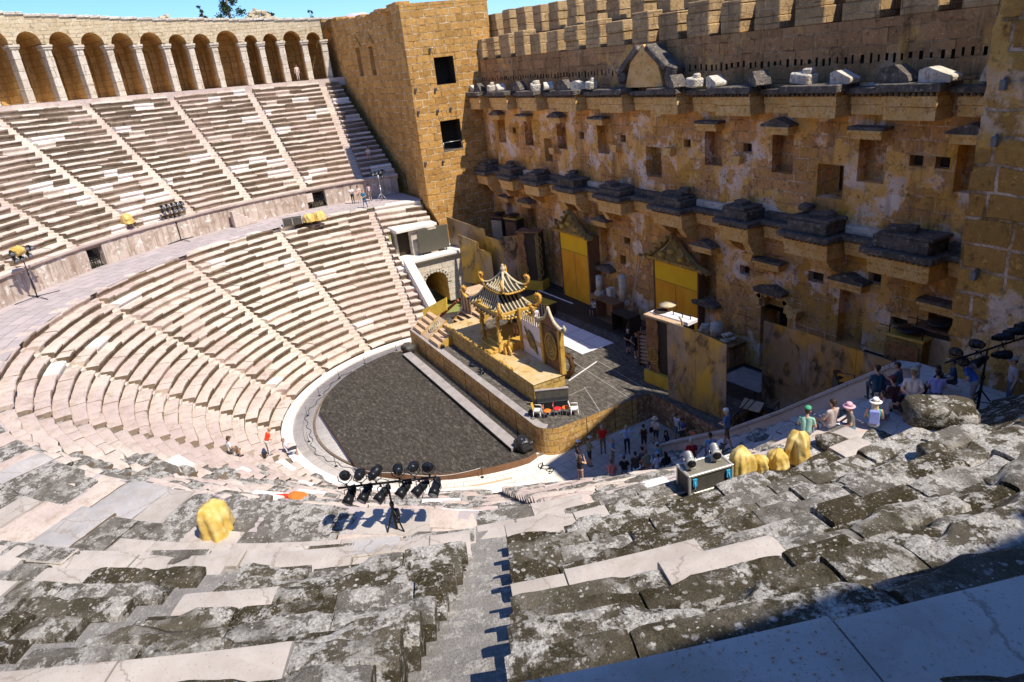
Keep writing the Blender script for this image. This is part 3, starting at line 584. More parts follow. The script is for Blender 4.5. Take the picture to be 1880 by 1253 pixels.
# upper wall: row of beam holes, then battlements
hx = -22.0; ops = []
while hx < 27: ops.append((hx, hx + random.uniform(.10, .2), 18.75 + random.uniform(-.08, .1), 19.1 + random.uniform(-.1, .06), .35, 1)); hx += random.uniform(.36, .5)
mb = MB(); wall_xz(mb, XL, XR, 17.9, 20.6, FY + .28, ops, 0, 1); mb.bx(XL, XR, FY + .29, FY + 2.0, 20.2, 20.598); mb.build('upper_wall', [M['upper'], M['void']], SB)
gaps = [-20.9, -18.4, -15.6, -13.0, -10.4, -7.8, -5.1, -2.4, .4, 3.0, 5.7, 8.4, 10.9, 13.55, 16.25, 19.2, 21.9, 24.8]
for tier, (y0, y1, zb, zt, gw) in enumerate(((FY + .30, FY + 1.55, 20.6, 22.35, .5), (FY + 2.0, FY + 3.2, 22.3, 24.5, .62))):
    px = XL
    if tier:
        mb = MB(); holes = [(-11.15, -9.95, 12.15, 14.05, .1, None), (2.3, 3.9, 12.1, 14.1, .1, None), (16.2, 17.75, 12.3, 14.0, .1, None)]
        for yy in (y0 + .02, y1): wall_xz(mb, XL, XR, .2, zb - .002, yy, [(q[0], q[1], q[2], q[3], (y1 - y0 - .02) if yy < y1 else .001, None) for q in holes], 0, 0)
        mb.add([(XL, y0 + .02, zb - .002), (XR, y0 + .02, zb - .002), (XR, y1, zb - .002), (XL, y1, zb - .002)], [(0, 1, 2, 3)]); mb.build('rear_wall', M['upper'], SB)
    for i, g in enumerate(gaps + [28.2]):
        g += .35 * tier; a, b = px, g - gw * random.uniform(.85, 1.1); px = g + gw * random.uniform(.8, 1.05)
        mb = MB(); z = zb; top = zt + random.uniform(-.22, .22)
        while z < top - .05:
            h = min(random.uniform(.6, .85), top - z); mb.bx(a + random.gauss(0, .04), b + random.gauss(0, .04), y0 + random.gauss(0, .03), y1, z, z + h - .004); z += h
        mb.build('merlon', M['merlon'], SB, bevel=.05)
# upper entablature with projecting blocks
def entab(parent, x0, x1, z0, z1, y0, y1, dent=True):
    mb = MB(); H = z1 - z0
    mb.bx(x0, x1, y0, y1, z0, z0 + H * .36); mb.bx(x0 - .03, x1 + .03, y0 - .05, y1, z0 + H * .37, z0 + H * .66); mb.bx(x0 - .02, x1 + .02, y0 - .03, y1, z0 + H * .67, z0 + H * .76)
    mb.build('frieze_block', M['ent'], parent, bevel=.02); mb = MB()
    if dent:
        n = int((x1 - x0) / .26)
        for i in range(n): q = x0 + (i + .5) * (x1 - x0) / n; mb.bx(q - .07, q + .07, y0 - .2, y0 - .02, z0 + H * .665, z0 + H * .77)
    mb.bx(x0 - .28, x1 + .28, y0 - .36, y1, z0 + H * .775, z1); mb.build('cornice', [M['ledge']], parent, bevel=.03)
random.seed(21)
for i, x in enumerate([-21.2] + [(NX[j] + NX[j + 1]) / 2 for j in range(8)] + [26.6]):
    w = 1.25 + random.uniform(-.15, .2); entab(SB, x - w, x + w, 16.4, 17.95, FY - 1.15 - random.uniform(0, .12), FY + .1)
for i, x in enumerate(NX):
    l = (([-21.2] + [(NX[j] + NX[j + 1]) / 2 for j in range(8)])[i]) + 1.6; r = (NX[i] + NX[i + 1]) / 2 - 1.6 if i < 8 else 25
    entab(SB, l, r, 16.5, 17.75, FY - .38, FY + .1)
# pediment in the middle of the upper storey
pd = MB(); pd.prism([(1.3, 17.98), (5.1, 17.98), (4.6, 19.5), (3.2, 20.55), (1.9, 19.5)], FY - .75, FY + .26); pd.build('pediment_panel', M['ent'], SB, bevel=.05)
for s in (-1, 1):
    pd = MB(); c = (3.2 + s * 1.35, FY - .35, 19.72); pd.box(c, (2.3, 1.15, .42), ry=s * .62); pd.build('raking_cornice', M['ledge'], SB, bevel=.06)
    pd = MB(); pd.box((3.2 + s * 2.45, FY - .3, 18.75), (.75, 1.0, .95), ry=s * .3, rz=.2); pd.build('scroll_block', M['ledge'], SB, bevel=.1)
# lower entablature: projecting pedestals with dark tops, ledge between
random.seed(5)
PX = [(-20.9, 2.2), (-16.0, 2.4), (-11.4, 2.4), (-5.9, 2.6), (-.2, 2.8), (6.1, 2.8), (11.9, 2.2), (16.9, 2.7), (22.0, 3.0), (27.0, 2.6)]
for i, (x, w) in enumerate(PX):
    a, b = x - w / 2, x + w / 2; y0 = FY - 1.6
    entab(SB, a, b, 9.45, 10.72, y0 + .12, FY + .1)
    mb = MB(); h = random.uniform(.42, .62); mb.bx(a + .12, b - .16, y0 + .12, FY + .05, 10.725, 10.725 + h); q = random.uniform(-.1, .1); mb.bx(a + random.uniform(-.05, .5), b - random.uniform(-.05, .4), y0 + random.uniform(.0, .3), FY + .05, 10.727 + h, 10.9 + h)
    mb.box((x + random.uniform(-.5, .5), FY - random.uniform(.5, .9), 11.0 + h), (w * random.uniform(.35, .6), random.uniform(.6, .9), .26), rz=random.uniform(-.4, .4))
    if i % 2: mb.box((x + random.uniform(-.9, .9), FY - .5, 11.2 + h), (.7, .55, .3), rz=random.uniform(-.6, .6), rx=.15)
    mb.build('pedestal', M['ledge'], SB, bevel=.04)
    for s in (-1, 1):
        if random.random() < .7: mb = MB(); mb.prism([(FY - .9, 8.75 + random.uniform(-.1, .2)), (FY + .05, 8.4), (FY + .05, 9.44), (FY - 1.35, 9.44)], x + s * w * .36 - .26, x + s * w * .36 + .26, axis='x'); mb.build('bracket', M['ent'], SB, bevel=.04)
for i in range(len(PX) - 1):
    a = PX[i][0] + PX[i][1] / 2 + .25; b = PX[i + 1][0] - PX[i + 1][1] / 2 - .25
    entab(SB, a, b, 9.7, 10.75, FY - .5, FY + .1)
    mb = MB(); mb.bx(a - .2, b + .2, FY - .35, FY + .05, 10.752, 11.15); mb.build('ledge_wall', M['white_stone'] if i % 2 else M['ledge'], SB, bevel=.03)
# pediments over the niches
def pediment(x, z, w, kind):
    mb = MB(); y0, y1 = FY - .85, FY + .05
    mb.bx(x - w * .42, x + w * .42, y0 + .25, y1, z, z + .28); mb.bx(x - w * .46, x + w * .46, y0 + .12, y1, z + .281, z + .42)
    mb.build('niche_lintel', M['ent'], SB, bevel=.02); mb = MB(); z += .42
    if kind == 0: mb.prism([(x - w / 2, z), (x + w / 2, z), (x + w / 2, z + .1), (x, z + .45), (x - w / 2, z + .1)], y0 + .15, y1)
    elif kind == 1: mb.prism([(x - w / 2, z), (x + w / 2, z)] + [(x + w / 2 * cos(t), z + .08 + .36 * sin(t)) for t in np.linspace(0, PI, 9)], y0, y1)
    else: mb.bx(x - w / 2, x + w / 2, y0 + .15, y1, z, z + .15)
    mb.build('pediment', M['ledge'], SB, bevel=.03)
for i, x in enumerate(NX):
    if x != 2.9: pediment(x, 15.42, 1.95, [0, 2, 0, 2, 2, 2, 0, 2, 0][i])
for i, x in enumerate((-18.6, -14.4, -2.9, 8.3, 13.6, 18.8, 23.6)): pediment(x, 7.85, 2.1, [2, 1, 0, 0, 2, 0, 2][i])
for x, z in ((-14.4, 4.2), (-2.9, 4.2), (13.7, 6.35), (8.4, 4.2), (18.8, 4.0)):
    mb = MB(); mb.prism([(x - 1.0, z), (x + 1.0, z), (x + 1.1, z + .25), (x + .2, z + .55), (x - 1.1, z + .25)], FY - .6, FY + .05); mb.build('niche_sill', M['ledge'], SB, bevel=.04)
mb = MB()
for i in range(9):
    t = PI * (i + .5) / 9; mb.box((13.75 - 1.28 * cos(t), FY - .02, 5.3 + 1.15 * sin(t)), (.36, .5, .72), ry=PI / 2 - t if False else -(t - PI / 2))
mb.build('door_arch', M['ent'], SB, bevel=.02)
for x, z in ((12.0, 8.0), (16.3, 9.0), (-5.5, 8.2), (-9.3, 12.9), (-.8, 13.6), (5.0, 13.7), (10.9, 13.6), (15.4, 5.3), (20.9, 5.7)):
    mb = MB(); mb.prism([(x - .3, z), (x + .3, z), (x + .42, z + .5), (x - .42, z + .5)], FY - .5, FY + .05); mb.build('corbel', M['ent'], SB, bevel=.05)
# fallen blocks lying on the upper cornice
random.seed(11)
blocks = [(-21.6, 1.0, 1), (-20.6, .7, 0), (-18.2, .5, 2), (-16.4, .9, 1), (-13.2, .9, 0), (-10.2, 1.0, 2), (-8.6, .6, 1), (-5.6, 1.2, 0), (-4.2, 1.1, 1), (-2.6, .6, 2), (6.6, 1.3, 0), (8.2, .8, 2), (9.9, 1.0, 1), (12.9, 1.2, 0), (15.6, 1.2, 2), (18.0, .9, 1), (20.6, 1.4, 0), (22.6, 1.2, 1), (24.6, .9, 0)]
for i, (x, w, k) in enumerate(blocks):
    mb = MB(); t = random.uniform(-.5, .5)
    if k == 0: mb.prism([(-w * .6, 0), (w * .6, 0), (w * .5, .3), (w * .05, .75), (-w * .4, .6)], -.4, .4)
    elif k == 1: mb.prism([(-w * .6, 0), (w * .55, 0), (w * .6, .24), (-w * .3, .62), (-w * .6, .5)], -.35, .35)
    else: mb.box((0, 0, .26), (w, .75, .52), ry=.12); mb.box((w * .2, .05, .6), (w * .4, .5, .3), rz=.4)
    o = mb.build('fallen_block', M['white_stone'] if i % 3 != 1 else M['ledge'], None, bevel=.07, loc=(x, FY - .85 + random.uniform(-.2, .25), 17.95), rz=t)
    tag(o, ('pale' if i % 3 != 1 else 'dark') + ' broken carved block lying loose on the upper ledge of the stage wall', 'stone block', 'broken blocks on the upper ledge')

# ------------------------------------------------------------------ brick towers
TL = thing('stone_tower', 'sunlit golden brick tower with two windows between far seating and stage wall', 'tower')
mb = MB(); TX = -22.1; Y0 = 7.9
def wall_yz(mb, y0, y1, z0, z1, x, ops, m=0, mi=1):
    t = MB(); wall_xz(t, y0, y1, z0, z1, 0, ops, m, mi); mb.add([(x - q[1], q[0], q[2]) for q in t.v], t.f, 0); mb.m[-len(t.f):] = t.m
wall_yz(mb, Y0, 16.5, 8.0, 25.6, TX, [(10.45, 12.4, 18.9, 21.25, 1.6, 1), (10.2, 12.25, 12.98, 15.72, 1.6, 1)])
# lower, broken away corner
mb.add([(TX, 7.95, 8.0), (TX, 16.5, 8.0), (TX, 16.5, -.7), (TX, 10.4, -.7), (TX, 9.6, 2.6), (TX, 8.6, 6.4)], [(0, 1, 2, 3, 4, 5)])
mb.add([(TX, 7.95, 8.0), (TX, 8.6, 6.4), (TX, 9.6, 2.6), (TX, 10.4, -.7), (TX - 3, 10.4, -.7), (TX - 3, 9.6, 2.6), (TX - 3, 8.6, 6.4), (TX - 3, 7.95, 8.0)], [(0, 1, 6, 7), (1, 2, 5, 6), (2, 3, 4, 5)], 2)
mb.bx(TX - 6, TX + .02, Y0 - .02, 16.6, 25.6, 25.85, 2)
wall_xz(mb, TX - 2.3, TX, 8.0, 25.6, Y0, [], 2, 2)
mb.add([(TX - 2.3, Y0, 8), (TX - 2.3, Y0, 25.6), (TX - 2.3, Y0 + .7, 25.6), (TX - 2.3, Y0 + .7, 8)], [(0, 1, 2, 3)], 2)
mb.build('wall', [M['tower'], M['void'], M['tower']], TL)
for y0, y1, z in ((10.45, 12.4, 21.27), (10.2, 12.25, 15.74)):
    mb = MB()
    for i in range(5): q = y0 + (y1 - y0) * (i + .5) / 5; mb.prism([(q - .17, z), (q + .17, z), (q + .17 + (i - 2) * .1 + .04, z + .95), (q - .17 + (i - 2) * .1 - .04, z + .95)], TX - .2, TX + .03, axis='x')
    mb.build('flat_arch', M['tower'], TL, bevel=.015)
mb = MB(); mb.bx(TX - .06, TX + .02, 10.25, 12.2, 12.98, 13.06); mb.tube([(TX - .1, 10.3, 13.1), (TX - .1, 10.3, 13.75)], .03, 6); mb.tube([(TX - .1, 12.2, 13.1), (TX - .1, 12.2, 13.75)], .03, 6); mb.tube([(TX - .1, 10.3, 13.75), (TX - .1, 12.2, 13.75)], .03, 6); mb.build('window_rail', M['steel'], TL)
for y, z in ((8.25, 18.8), (10.2, 18.6), (8.2, 16.85), (10.1, 16.7), (11.45, 16.75), (8.15, 12.25), (9.95, 12.1), (10.2, 22.0)):
    mb = MB(); mb.box((.10, 0, 0), (.22, .16, .26), ry=.4); mb.box((.02, 0, .1), (.06, .1, .1)); tag(mb.build('wall_lamp', M['lampgrey'], None, loc=(TX + .02, y, z)), 'small grey floodlight fixed to the sunlit brick tower', 'floodlight', 'floodlights on the brick tower')
AW = thing('end_wall', 'long brick wall closing the far seating beside the golden tower', 'wall')
mb = MB(); wall_xz(mb, -52, TX - 2.3, 8.0, 25.7, Y0 + .7, [(-39.0, -37.6, 20.3, 23.2, .9, 0), (-34.6, -33.2, 20.3, 23.1, .9, 0), (-30.3, -29.3, 8.7, 10.6, 1.2, 1)], 0, 0); mb.build('wall', [M['tower'], M['void']], AW)
mb = MB(); x = -52
while x < TX - 2.4: w = random.uniform(.8, 1.6); mb.bx(x, min(x + w, TX - 2.35) - .02, Y0 + .65, Y0 + 2.0, 25.702, 25.95 + random.uniform(-.05, .35) + max(0, (-x - 37) * .06)); x += w
mb.build('coping', M['tower'], AW, bevel=.03)
for x in (-38.3, -33.9):
    mb = MB(); zz = 23.25
    for i in range(7): t = PI * (i + .5) / 7; mb.box((x - 1.0 * cos(t), Y0 + .66, zz + .75 * sin(t)), (.28, .16, .75), ry=-(t - PI / 2))
    mb.build('relieving_arch', M['tower'], AW, bevel=.01)
TR = thing('near_tower', 'huge ochre brick tower rising at the right edge of the view', 'tower')
mb = MB(); tx, ty = 28.0, 7.45
nz = 60; zs = np.linspace(8.3, 31, nz); xs = np.linspace(0, 14, 44)
P = np.zeros((nz, 44, 3))
for i, z in enumerate(zs):
    for j, x in enumerate(xs): P[i, j] = (tx + x, ty, z)
Q = P.copy(); Q[..., 1] += fbm(P, .8, 4, 3) * .07 + fbm(P, 4, 2, 8) * .02; Q[:, 0, 0] += fbm(P[:, 0], 1.6, 3, 5) * .10 - .03
Q[..., 2] = 8.3 + (Q[..., 2] - 8.3) * (18.7 / 22.7); mb.grid(Q); mb.add([tuple(q) for q in Q[:, 0]] + [(28.4, 16, 8.3 + (z - 8.3) * 1.02) for z in zs], [(i, i + 1, nz + i + 1, nz + i) for i in range(nz - 1)])
mb.add([(tx, ty + .1, .2), (tx, 16, .2), (tx + .3, 16, 8.4), (tx, ty + .1, 8.4)], [(0, 1, 2, 3)])
mb.add([tuple(q) for q in Q[-1]] + [(28.4, 16, 31.4), (42, 16, 31)], [tuple(range(44)) + (45, 44)]); mb.build('wall', M['tower_near'], TR)
for z in (18.45, 16.8, 12.45):
    mb = MB(); mb.box((0, -.10, 0), (.2, .16, .30)); mb.box((0, -.04, .16), (.1, .08, .14)); o = mb.build('wall_lamp', [M['lampgrey']], None, bevel=.03, loc=(28.55, ty - .02, z)); tag(o, 'grey floodlight on the right tower, ' + {18.45: 'highest of three', 16.8: 'middle of three', 12.45: 'lowest of three'}[z], 'floodlight', 'floodlights on the right tower')

# ------------------------------------------------------------------ side passage by the far end of the lower seats
PV = thing('vaulted_passage', 'white stone side passage with a round arch beside the far lower seats', 'passage')
mb = MB(); vx = -19.2; ya, yb, zt = 3.9, 10.0, 3.75; cy = 6.35; rw = 1.18; zs_ = 1.35
arc = [(cy - rw, -.66), (cy - rw, zs_)] + [(cy - rw * cos(PI * i / 14), zs_ + rw * sin(PI * i / 14)) for i in range(1, 14)] + [(cy + rw, zs_), (cy + rw, -.66)]
lo = [(vx, y, z) for y, z in arc]; N = len(arc)
outer = [(vx, ya, -.66)] + [(vx, ip(i, [1, N - 2], [ya, yb]), zt) for i in range(1, N - 1)] + [(vx, yb, -.66)]
mb.add(lo + outer, [(i, i + 1, N + i + 1, N + i) for i in range(N - 1)], 0)
mb.add(lo + [(vx - 6, y, z) for y, z in arc], [(i, i + 1, N + i + 1, N + i) for i in range(N - 1)], 1)
mb.add([(vx, yb, -.66), (vx, yb, zt), (vx - 3, yb, zt), (vx - 3, yb, -.66)], [(0, 1, 2, 3)], 0); mb.add([(vx - 6, ya, -.6), (vx - 6, yb, -.6), (vx - 6, yb, zt), (vx - 6, ya, zt)], [(0, 1, 2, 3)], 1)
mb.build('wall', [M['ashlar'], M['gallery_in']], PV)
mb = MB(); mb.bx(vx - 5, vx + .25, ya - .6, yb + .12, zt, zt + .16); mb.bx(vx - 5, vx + .4, ya - .7, yb + .25, zt + .162, zt + .42); mb.build('roof_slab', M['marble'], PV, bevel=.03)
mb = MB()
for i in range(13): t = PI * (i + .5) / 13; mb.box((vx + .03, cy - (rw + .24) * cos(t), zs_ + (rw + .24) * sin(t)), (.1, .34, .46), rx=(t - PI / 2))
mb.build('arch_stones', M['ashlar'], PV, bevel=.01)
mb = MB(); a = Vector((-18.3, 3.35, 4.75)); b = Vector((-12.9, 3.35, 1.1)); mb.prism([(a.x, a.z), (b.x, b.z), (b.x, b.z - 1.6), (a.x, b.z - 1.6)], 3.15, 3.95); mb.build('sloping_coping', M['marble'], PV, bevel=.03)
# little pillared portal in the end of the seat bank
PT = thing('stone_portal', 'small white pillared portal under the top rows beside the dark screen', 'portal')
for x, y in ((-22.0, 4.1), (-21.0, 5.4), (-20.4, 7.0)):
    mb = MB(); mb.box((x, y, 5.1), (.75, .7, 2.7)); mb.box((x, y, 6.52), (.95, .9, .2)); mb.box((x, y, 3.9), (.9, .85, .25)); mb.build('pillar', M['ashlar'], PT, bevel=.03)
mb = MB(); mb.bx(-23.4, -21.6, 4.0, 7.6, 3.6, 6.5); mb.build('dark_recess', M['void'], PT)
mb = MB(); mb.bx(-24.5, -20.3, 3.6, 7.7, 6.62, 6.9); mb.build('lintel', M['marble'], PT, bevel=.03)

# right-hand end wall of the lower seats, with sloping coping
EW = thing('parapet_wall', 'low stone parapet rising beside the shaded right hand seats', 'wall')
pts = [(14.4, -.62, -.2), (15.2, -.62, .35), (17.0, -.62, 1.5), (19.4, -.62, 3.0), (22.3, -.62, 5.2), (25.8, -.62, 8.05), (27.4, -.62, 9.35), (28.2, -.62, 9.5)]
poly = [(p[0], p[2]) for p in pts] + [(28.2, -.7), (14.4, -.7)]
mb = MB(); mb.prism(poly, 5.2, 5.62); mb.build('wall', M['paving'], EW, bevel=.02)
mb = MB()
for i in range(len(pts) - 1):
    a, b = Vector((pts[i][0], 5.41, pts[i][2] + .06)), Vector((pts[i + 1][0], 5.41, pts[i + 1][2] + .06)); d = b - a
    mb.box((a + b) / 2, (d.length - .02, .56, .14), ry=-math.atan2(d.z, d.x))
mb.build('coping', M['slab_grey'], EW, bevel=.02)
# ------------------------------------------------------------------ temporary stage
random.seed(3)
ST = thing('stage_platform', 'large grey temporary stage with painted stone facing below the stage wall', 'stage')
cor = [(9.85 + 1.15 * sin(t), 1.2 - 1.15 * cos(t)) for t in np.linspace(0, PI / 2, 9)]
out = [(-10.2, .05)] + cor + [(11.0, 6.55), (11.0, 7.6), (17.1, 7.65), (16.2, 8.7), (16.1, 11.15), (31, 12.2), (31, 14.75), (-21.9, 14.75), (-19, 10.6), (-10.2, 4.2)]
mb = MB(); mb.add([(x, y, DK) for x, y in out], [tuple(range(len(out)))]); mb.build('deck', M['deck'], ST)
mb = MB(); n = len(out)
for i in range(n):
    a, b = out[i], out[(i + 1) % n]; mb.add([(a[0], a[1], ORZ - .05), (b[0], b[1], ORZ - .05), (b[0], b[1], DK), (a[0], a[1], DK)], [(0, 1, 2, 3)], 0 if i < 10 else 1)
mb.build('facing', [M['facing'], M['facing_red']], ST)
mb = MB()                                    # pale rim along the front edge, with joints
P = np.array([[(x, y + .012, DK + .004), (x + dx, y + dy, DK + .006)] for (x, y), (dx, dy) in [((-10.2, .05), (.1, .5)), ((-4, .05), (0, .5)), ((3, .05), (0, .5)), ((8, .05), (0, .5))] + [(c, (-.5 * sin(t), .5 * cos(t))) for c, t in zip(cor, np.linspace(0, PI / 2, 9))][:5]]); mb.grid(P); mb.build('rim', M['strip'], ST)
mb = MB()
for x in (-6.9, -3.3, .4, 4.0, 7.6): mb.bx(x - .02, x + .02, .028, .05, ORZ, DK - .01)
for y in (2.9, 4.9, 6.2): mb.bx(11.0, 11.022, y - .02, y + .02, ORZ, DK - .01)
mb.build('panel_joint', M['brown'], ST)
# dark sheet: black floor between the flats, plus shade painted over the back deck
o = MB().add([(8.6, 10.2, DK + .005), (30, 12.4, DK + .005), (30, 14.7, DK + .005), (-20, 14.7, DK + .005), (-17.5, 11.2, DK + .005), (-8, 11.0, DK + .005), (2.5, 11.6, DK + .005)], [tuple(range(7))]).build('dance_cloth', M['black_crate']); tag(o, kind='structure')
DF = thing('dance_floor', 'dark round fronted wooden dance floor lying on the white orchestra', 'dance floor')
th = np.linspace(rad(-171), rad(-112), 16); th2 = np.linspace(rad(-58), rad(-4), 16)
ou = [(9.9 * cos(t), 9.9 * sin(t)) for t in th] + [(9.9 * cos(t), 9.9 * sin(t)) for t in th2] + [(9.9, -.3), (-9.5, -.3)]
ou = [(-9.2, -1.2)] + [(10.0 * cos(t), 10.0 * sin(t)) for t in np.linspace(rad(-170), rad(-110), 18)] + [(5.3, -9.4)] + [(10.75 * cos(t), 10.75 * sin(t)) for t in np.linspace(rad(-57), rad(-5), 16)] + [(10.5, -.3), (-9.2, -.3)]
mb = MB(); mb.prism(ou, ORZ, ORZ + .42, axis='z', mb=1); mb.build('floor', [M['dance'], M['brown']], DF)
ss = thing('stage_step', 'long pale grey step lying along the foot of the stage front', 'step', (0, 0, ORZ + .424)); mb = MB(); mb.bx(-8.3, 9.6, -1.45, -.75, 0, .22); mb.build('step_block', [M['strip']], ss, bevel=.01); mb = MB(); mb.bx(-8.32, 9.62, -1.475, -1.452, 0, .21); mb.build('step_edge', M['black'], ss)
# fortress podium
FP = thing('fortress_podium', 'long yellow podium painted as stone blocks carrying the pagoda', 'podium')
mb = MB(); x0, x1, y0, y1, z1 = -5.6, 7.62, 1.48, 3.72, 2.33
mb.bx(x0, x1, y0, y1, DK, z1); mb.build('block_wall', M['fort'], FP, bevel=.01)
mb = MB(); mb.bx(x0 - .03, x1 + .04, y0 - .03, y1 + .04, z1 + .002, z1 + .05); mb.bx(-2.2, 3.0, y1 + .041, 5.2, DK, z1 + .05); mb.build('top_board', M['fort_top'], FP, bevel=.01)
mb = MB(); x = x0 + .1
while x < x1 - 2.6:
    w = random.uniform(.10, .16); h = random.uniform(.10, .22); mb.prism([(x, z1 + .05), (x + w, z1 + .05), (x + w * random.uniform(.3, .7), z1 + .05 + h)], y0 - .02, y0 + .05); x += w + random.uniform(.02, .1)
mb.build('spiky_trim', M['gold'], FP)
TOP = z1 + .05
# pagoda
PG = thing('pagoda', 'golden two roofed pagoda with curled horns standing on the podium', 'pagoda', (0, 0, 0))
mb = MB()
for i in range(3): mb.bx(-.05 + i * .02, 1.9 - i * .02, 1.52 + i * .36, 4.9, TOP + i * .2, TOP + (i + 1) * .2 - .004)
mb.bx(-1.2, 2.35, 2.62, 4.9, TOP, TOP + .598); mb.build('plinth_steps', M['gold'], PG, bevel=.02)
mb = MB(); mb.prism([(2.5, TOP), (2.95, TOP), (2.95, TOP + .3), (2.65, TOP + .62), (3.0, TOP + 1.5), (2.5, TOP + .8), (2.35, TOP + .35)], 2.5, 2.6); mb.prism([(2.2, TOP), (2.6, TOP), (2.5, TOP + .75), (2.3, TOP + .5)], 2.3, 2.4); mb.build('flame_ornament', M['gold'], PG, bevel=.02)
for (x, y), b in (((1.92, 2.3), 0), ((-1.02, 2.5), 0), ((2.3, 4.6), 0), ((-1.02, 4.6), 0)):
    mb = MB(); mb.lathe([(.2, 0), (.2, .12), (.13, .2), (.125, 2.9), (.19, 3.0)], (x, y, TOP), 14); hel = [(x + .15 * cos(t), y + .15 * sin(t), TOP + .15 + t * .115) for t in np.linspace(0, 23, 90)]
    mb.tube(hel, [.055 + .03 * sin(i * .9) for i in range(90)], 6); mb.build('dragon_column', M['gold'], PG)
mb = MB(); mb.bx(-1.5, 2.7, 2.3, 2.48, 4.95, 5.2); mb.bx(-1.5, 2.7, 4.6, 4.78, 4.95, 5.2); mb.bx(-1.15, -.97, 2.482, 4.598, 4.95, 5.2); mb.bx(2.2, 2.38, 2.482, 4.598, 4.95, 5.2); mb.build('beam', M['gold'], PG, bevel=.01)
mb = MB(); mb.bx(-1.1, 2.3, 4.85, 4.9, TOP, 4.9); mb.build('back_screen', M['screen'], PG)
def hip_roof(cx, cy, hx, hy, z0, z1, tx, ty, name, sag=.28, lift=.3):
    """concave hipped roof: pale rolls over dark valleys"""
    base = MB(); rolls = MB()
    def pt(side, u, t):      # u -1..1 along the eave, t 0 eave .. 1 ridge
        sx, sy = (hx * (1 - t) + tx * t), (hy * (1 - t) + ty * t); q = t - sag * sin(PI * t) * .55
        zz = z0 + (z1 - z0) * q + lift * abs(u) ** 4 * (1 - t) ** 3
        return {0: (cx + u * sx, cy - sy, zz), 1: (cx + sx, cy + u * sy, zz), 2: (cx - u * sx, cy + sy, zz), 3: (cx - sx, cy - u * sy, zz)}[side]
    for sd in range(4):
        base.grid(np.array([[pt(sd, u, t) for t in np.linspace(0, 1, 9)] for u in np.linspace(-1, 1, 13)]))
        L = hx if sd % 2 == 0 else hy; n = max(5, int(2 * L / .27))
        for i in range(n):
            w = -1 + 2 * (i + .5) / n; pts = []
            for t in np.linspace(0, 1, 10):
                sx = (hx * (1 - t) + tx * t) if sd % 2 == 0 else (hy * (1 - t) + ty * t)
                u = w * L / sx
                if abs(u) > 1.0: break
                q = pt(sd, u, t); pts.append((q[0], q[1], q[2] + .05))
            if len(pts) > 2: rolls.tube(pts, .062, 6)
    base.build(name, M['roof_dark'], PG); rolls.build('tile_rolls', M['tile'], PG)
    hip = MB()
    for sx, sy in ((0, -1), (0, 1), (2, -1), (2, 1)):
        pts = [pt(sx, sy, t) for t in np.linspace(0, 1, 10)]; hip.tube([(q[0], q[1], q[2] + .09) for q in pts], .085, 8)
    hip.build('hip_ridge', M['tile'], PG)
    ev = MB()
    for sd in range(4):
        for u in np.linspace(-.95, .95, 11): q = pt(sd, u, 0); ev.lathe([(.0, -.07), (.1, -.05), (.1, .05), (.0, .07)], (q[0], q[1], q[2] - .06), 8)
    ev.build('eave_ornament', M['gold'], PG)
    return [pt(0, -1, 0), pt(0, 1, 0), pt(2, -1, 0), pt(2, 1, 0)]
c1 = hip_roof(-.05, 3.65, 2.55, 1.4, 4.85, 6.4, .75, .5, 'lower_roof'); c2 = hip_roof(.42, 3.85, 1.42, .9, 6.3, 7.3, .1, .08, 'upper_roof', .3, .22)
mb = MB(); mb.bx(-.55, .95, 3.25, 4.2, 5.8, 6.4); mb.build('roof_neck', M['gold'], PG)
mb = MB(); mb.lathe([(.14, 0), (.2, .08), (.12, .2), (.19, .32), (.17, .45), (.08, .55), (.1, .64), (.0, .72)], (.45, 3.85, 7.25), 14); mb.build('finial', M['tile'], PG)
for cs, s, c in ((c1, 1.0, (-.05, 3.65)), (c2, .82, (.42, 3.85))):
    for q in cs:
        d = Vector((q[0] - c[0], q[1] - c[1], 0)).normalized(); b = Vector(q); pts = []
        for t in np.linspace(0, 1, 9): pts.append(b + d * (.42 * s * sin(t * 1.6)) - d * .1 + Vector((0, 0, .05 + .62 * s * t ** 1.5)))
        cen = pts[-1] - d * .17 * s
        for t in np.linspace(.1, 5.2, 12): pts.append(cen + d * .17 * s * cos(t) * (1 - t / 11) + Vector((0, 0, .17 * s * sin(t) * (1 - t / 11))))
        mb = MB(); n = len(pts); mb.tube(pts, [(.13 - .05 * i / n) * s for i in range(n)], 8)
        for t in np.linspace(-1.8, 2.6, 9): mb.capsule(cen + d * .2 * s * cos(t) + Vector((0, 0, .2 * s * sin(t))), cen + d * .3 * s * cos(t) + Vector((0, 0, .3 * s * sin(t))), .055 * s, .03 * s, n=6)
        mb.build('curled_horn', M['gold_orange'], PG)
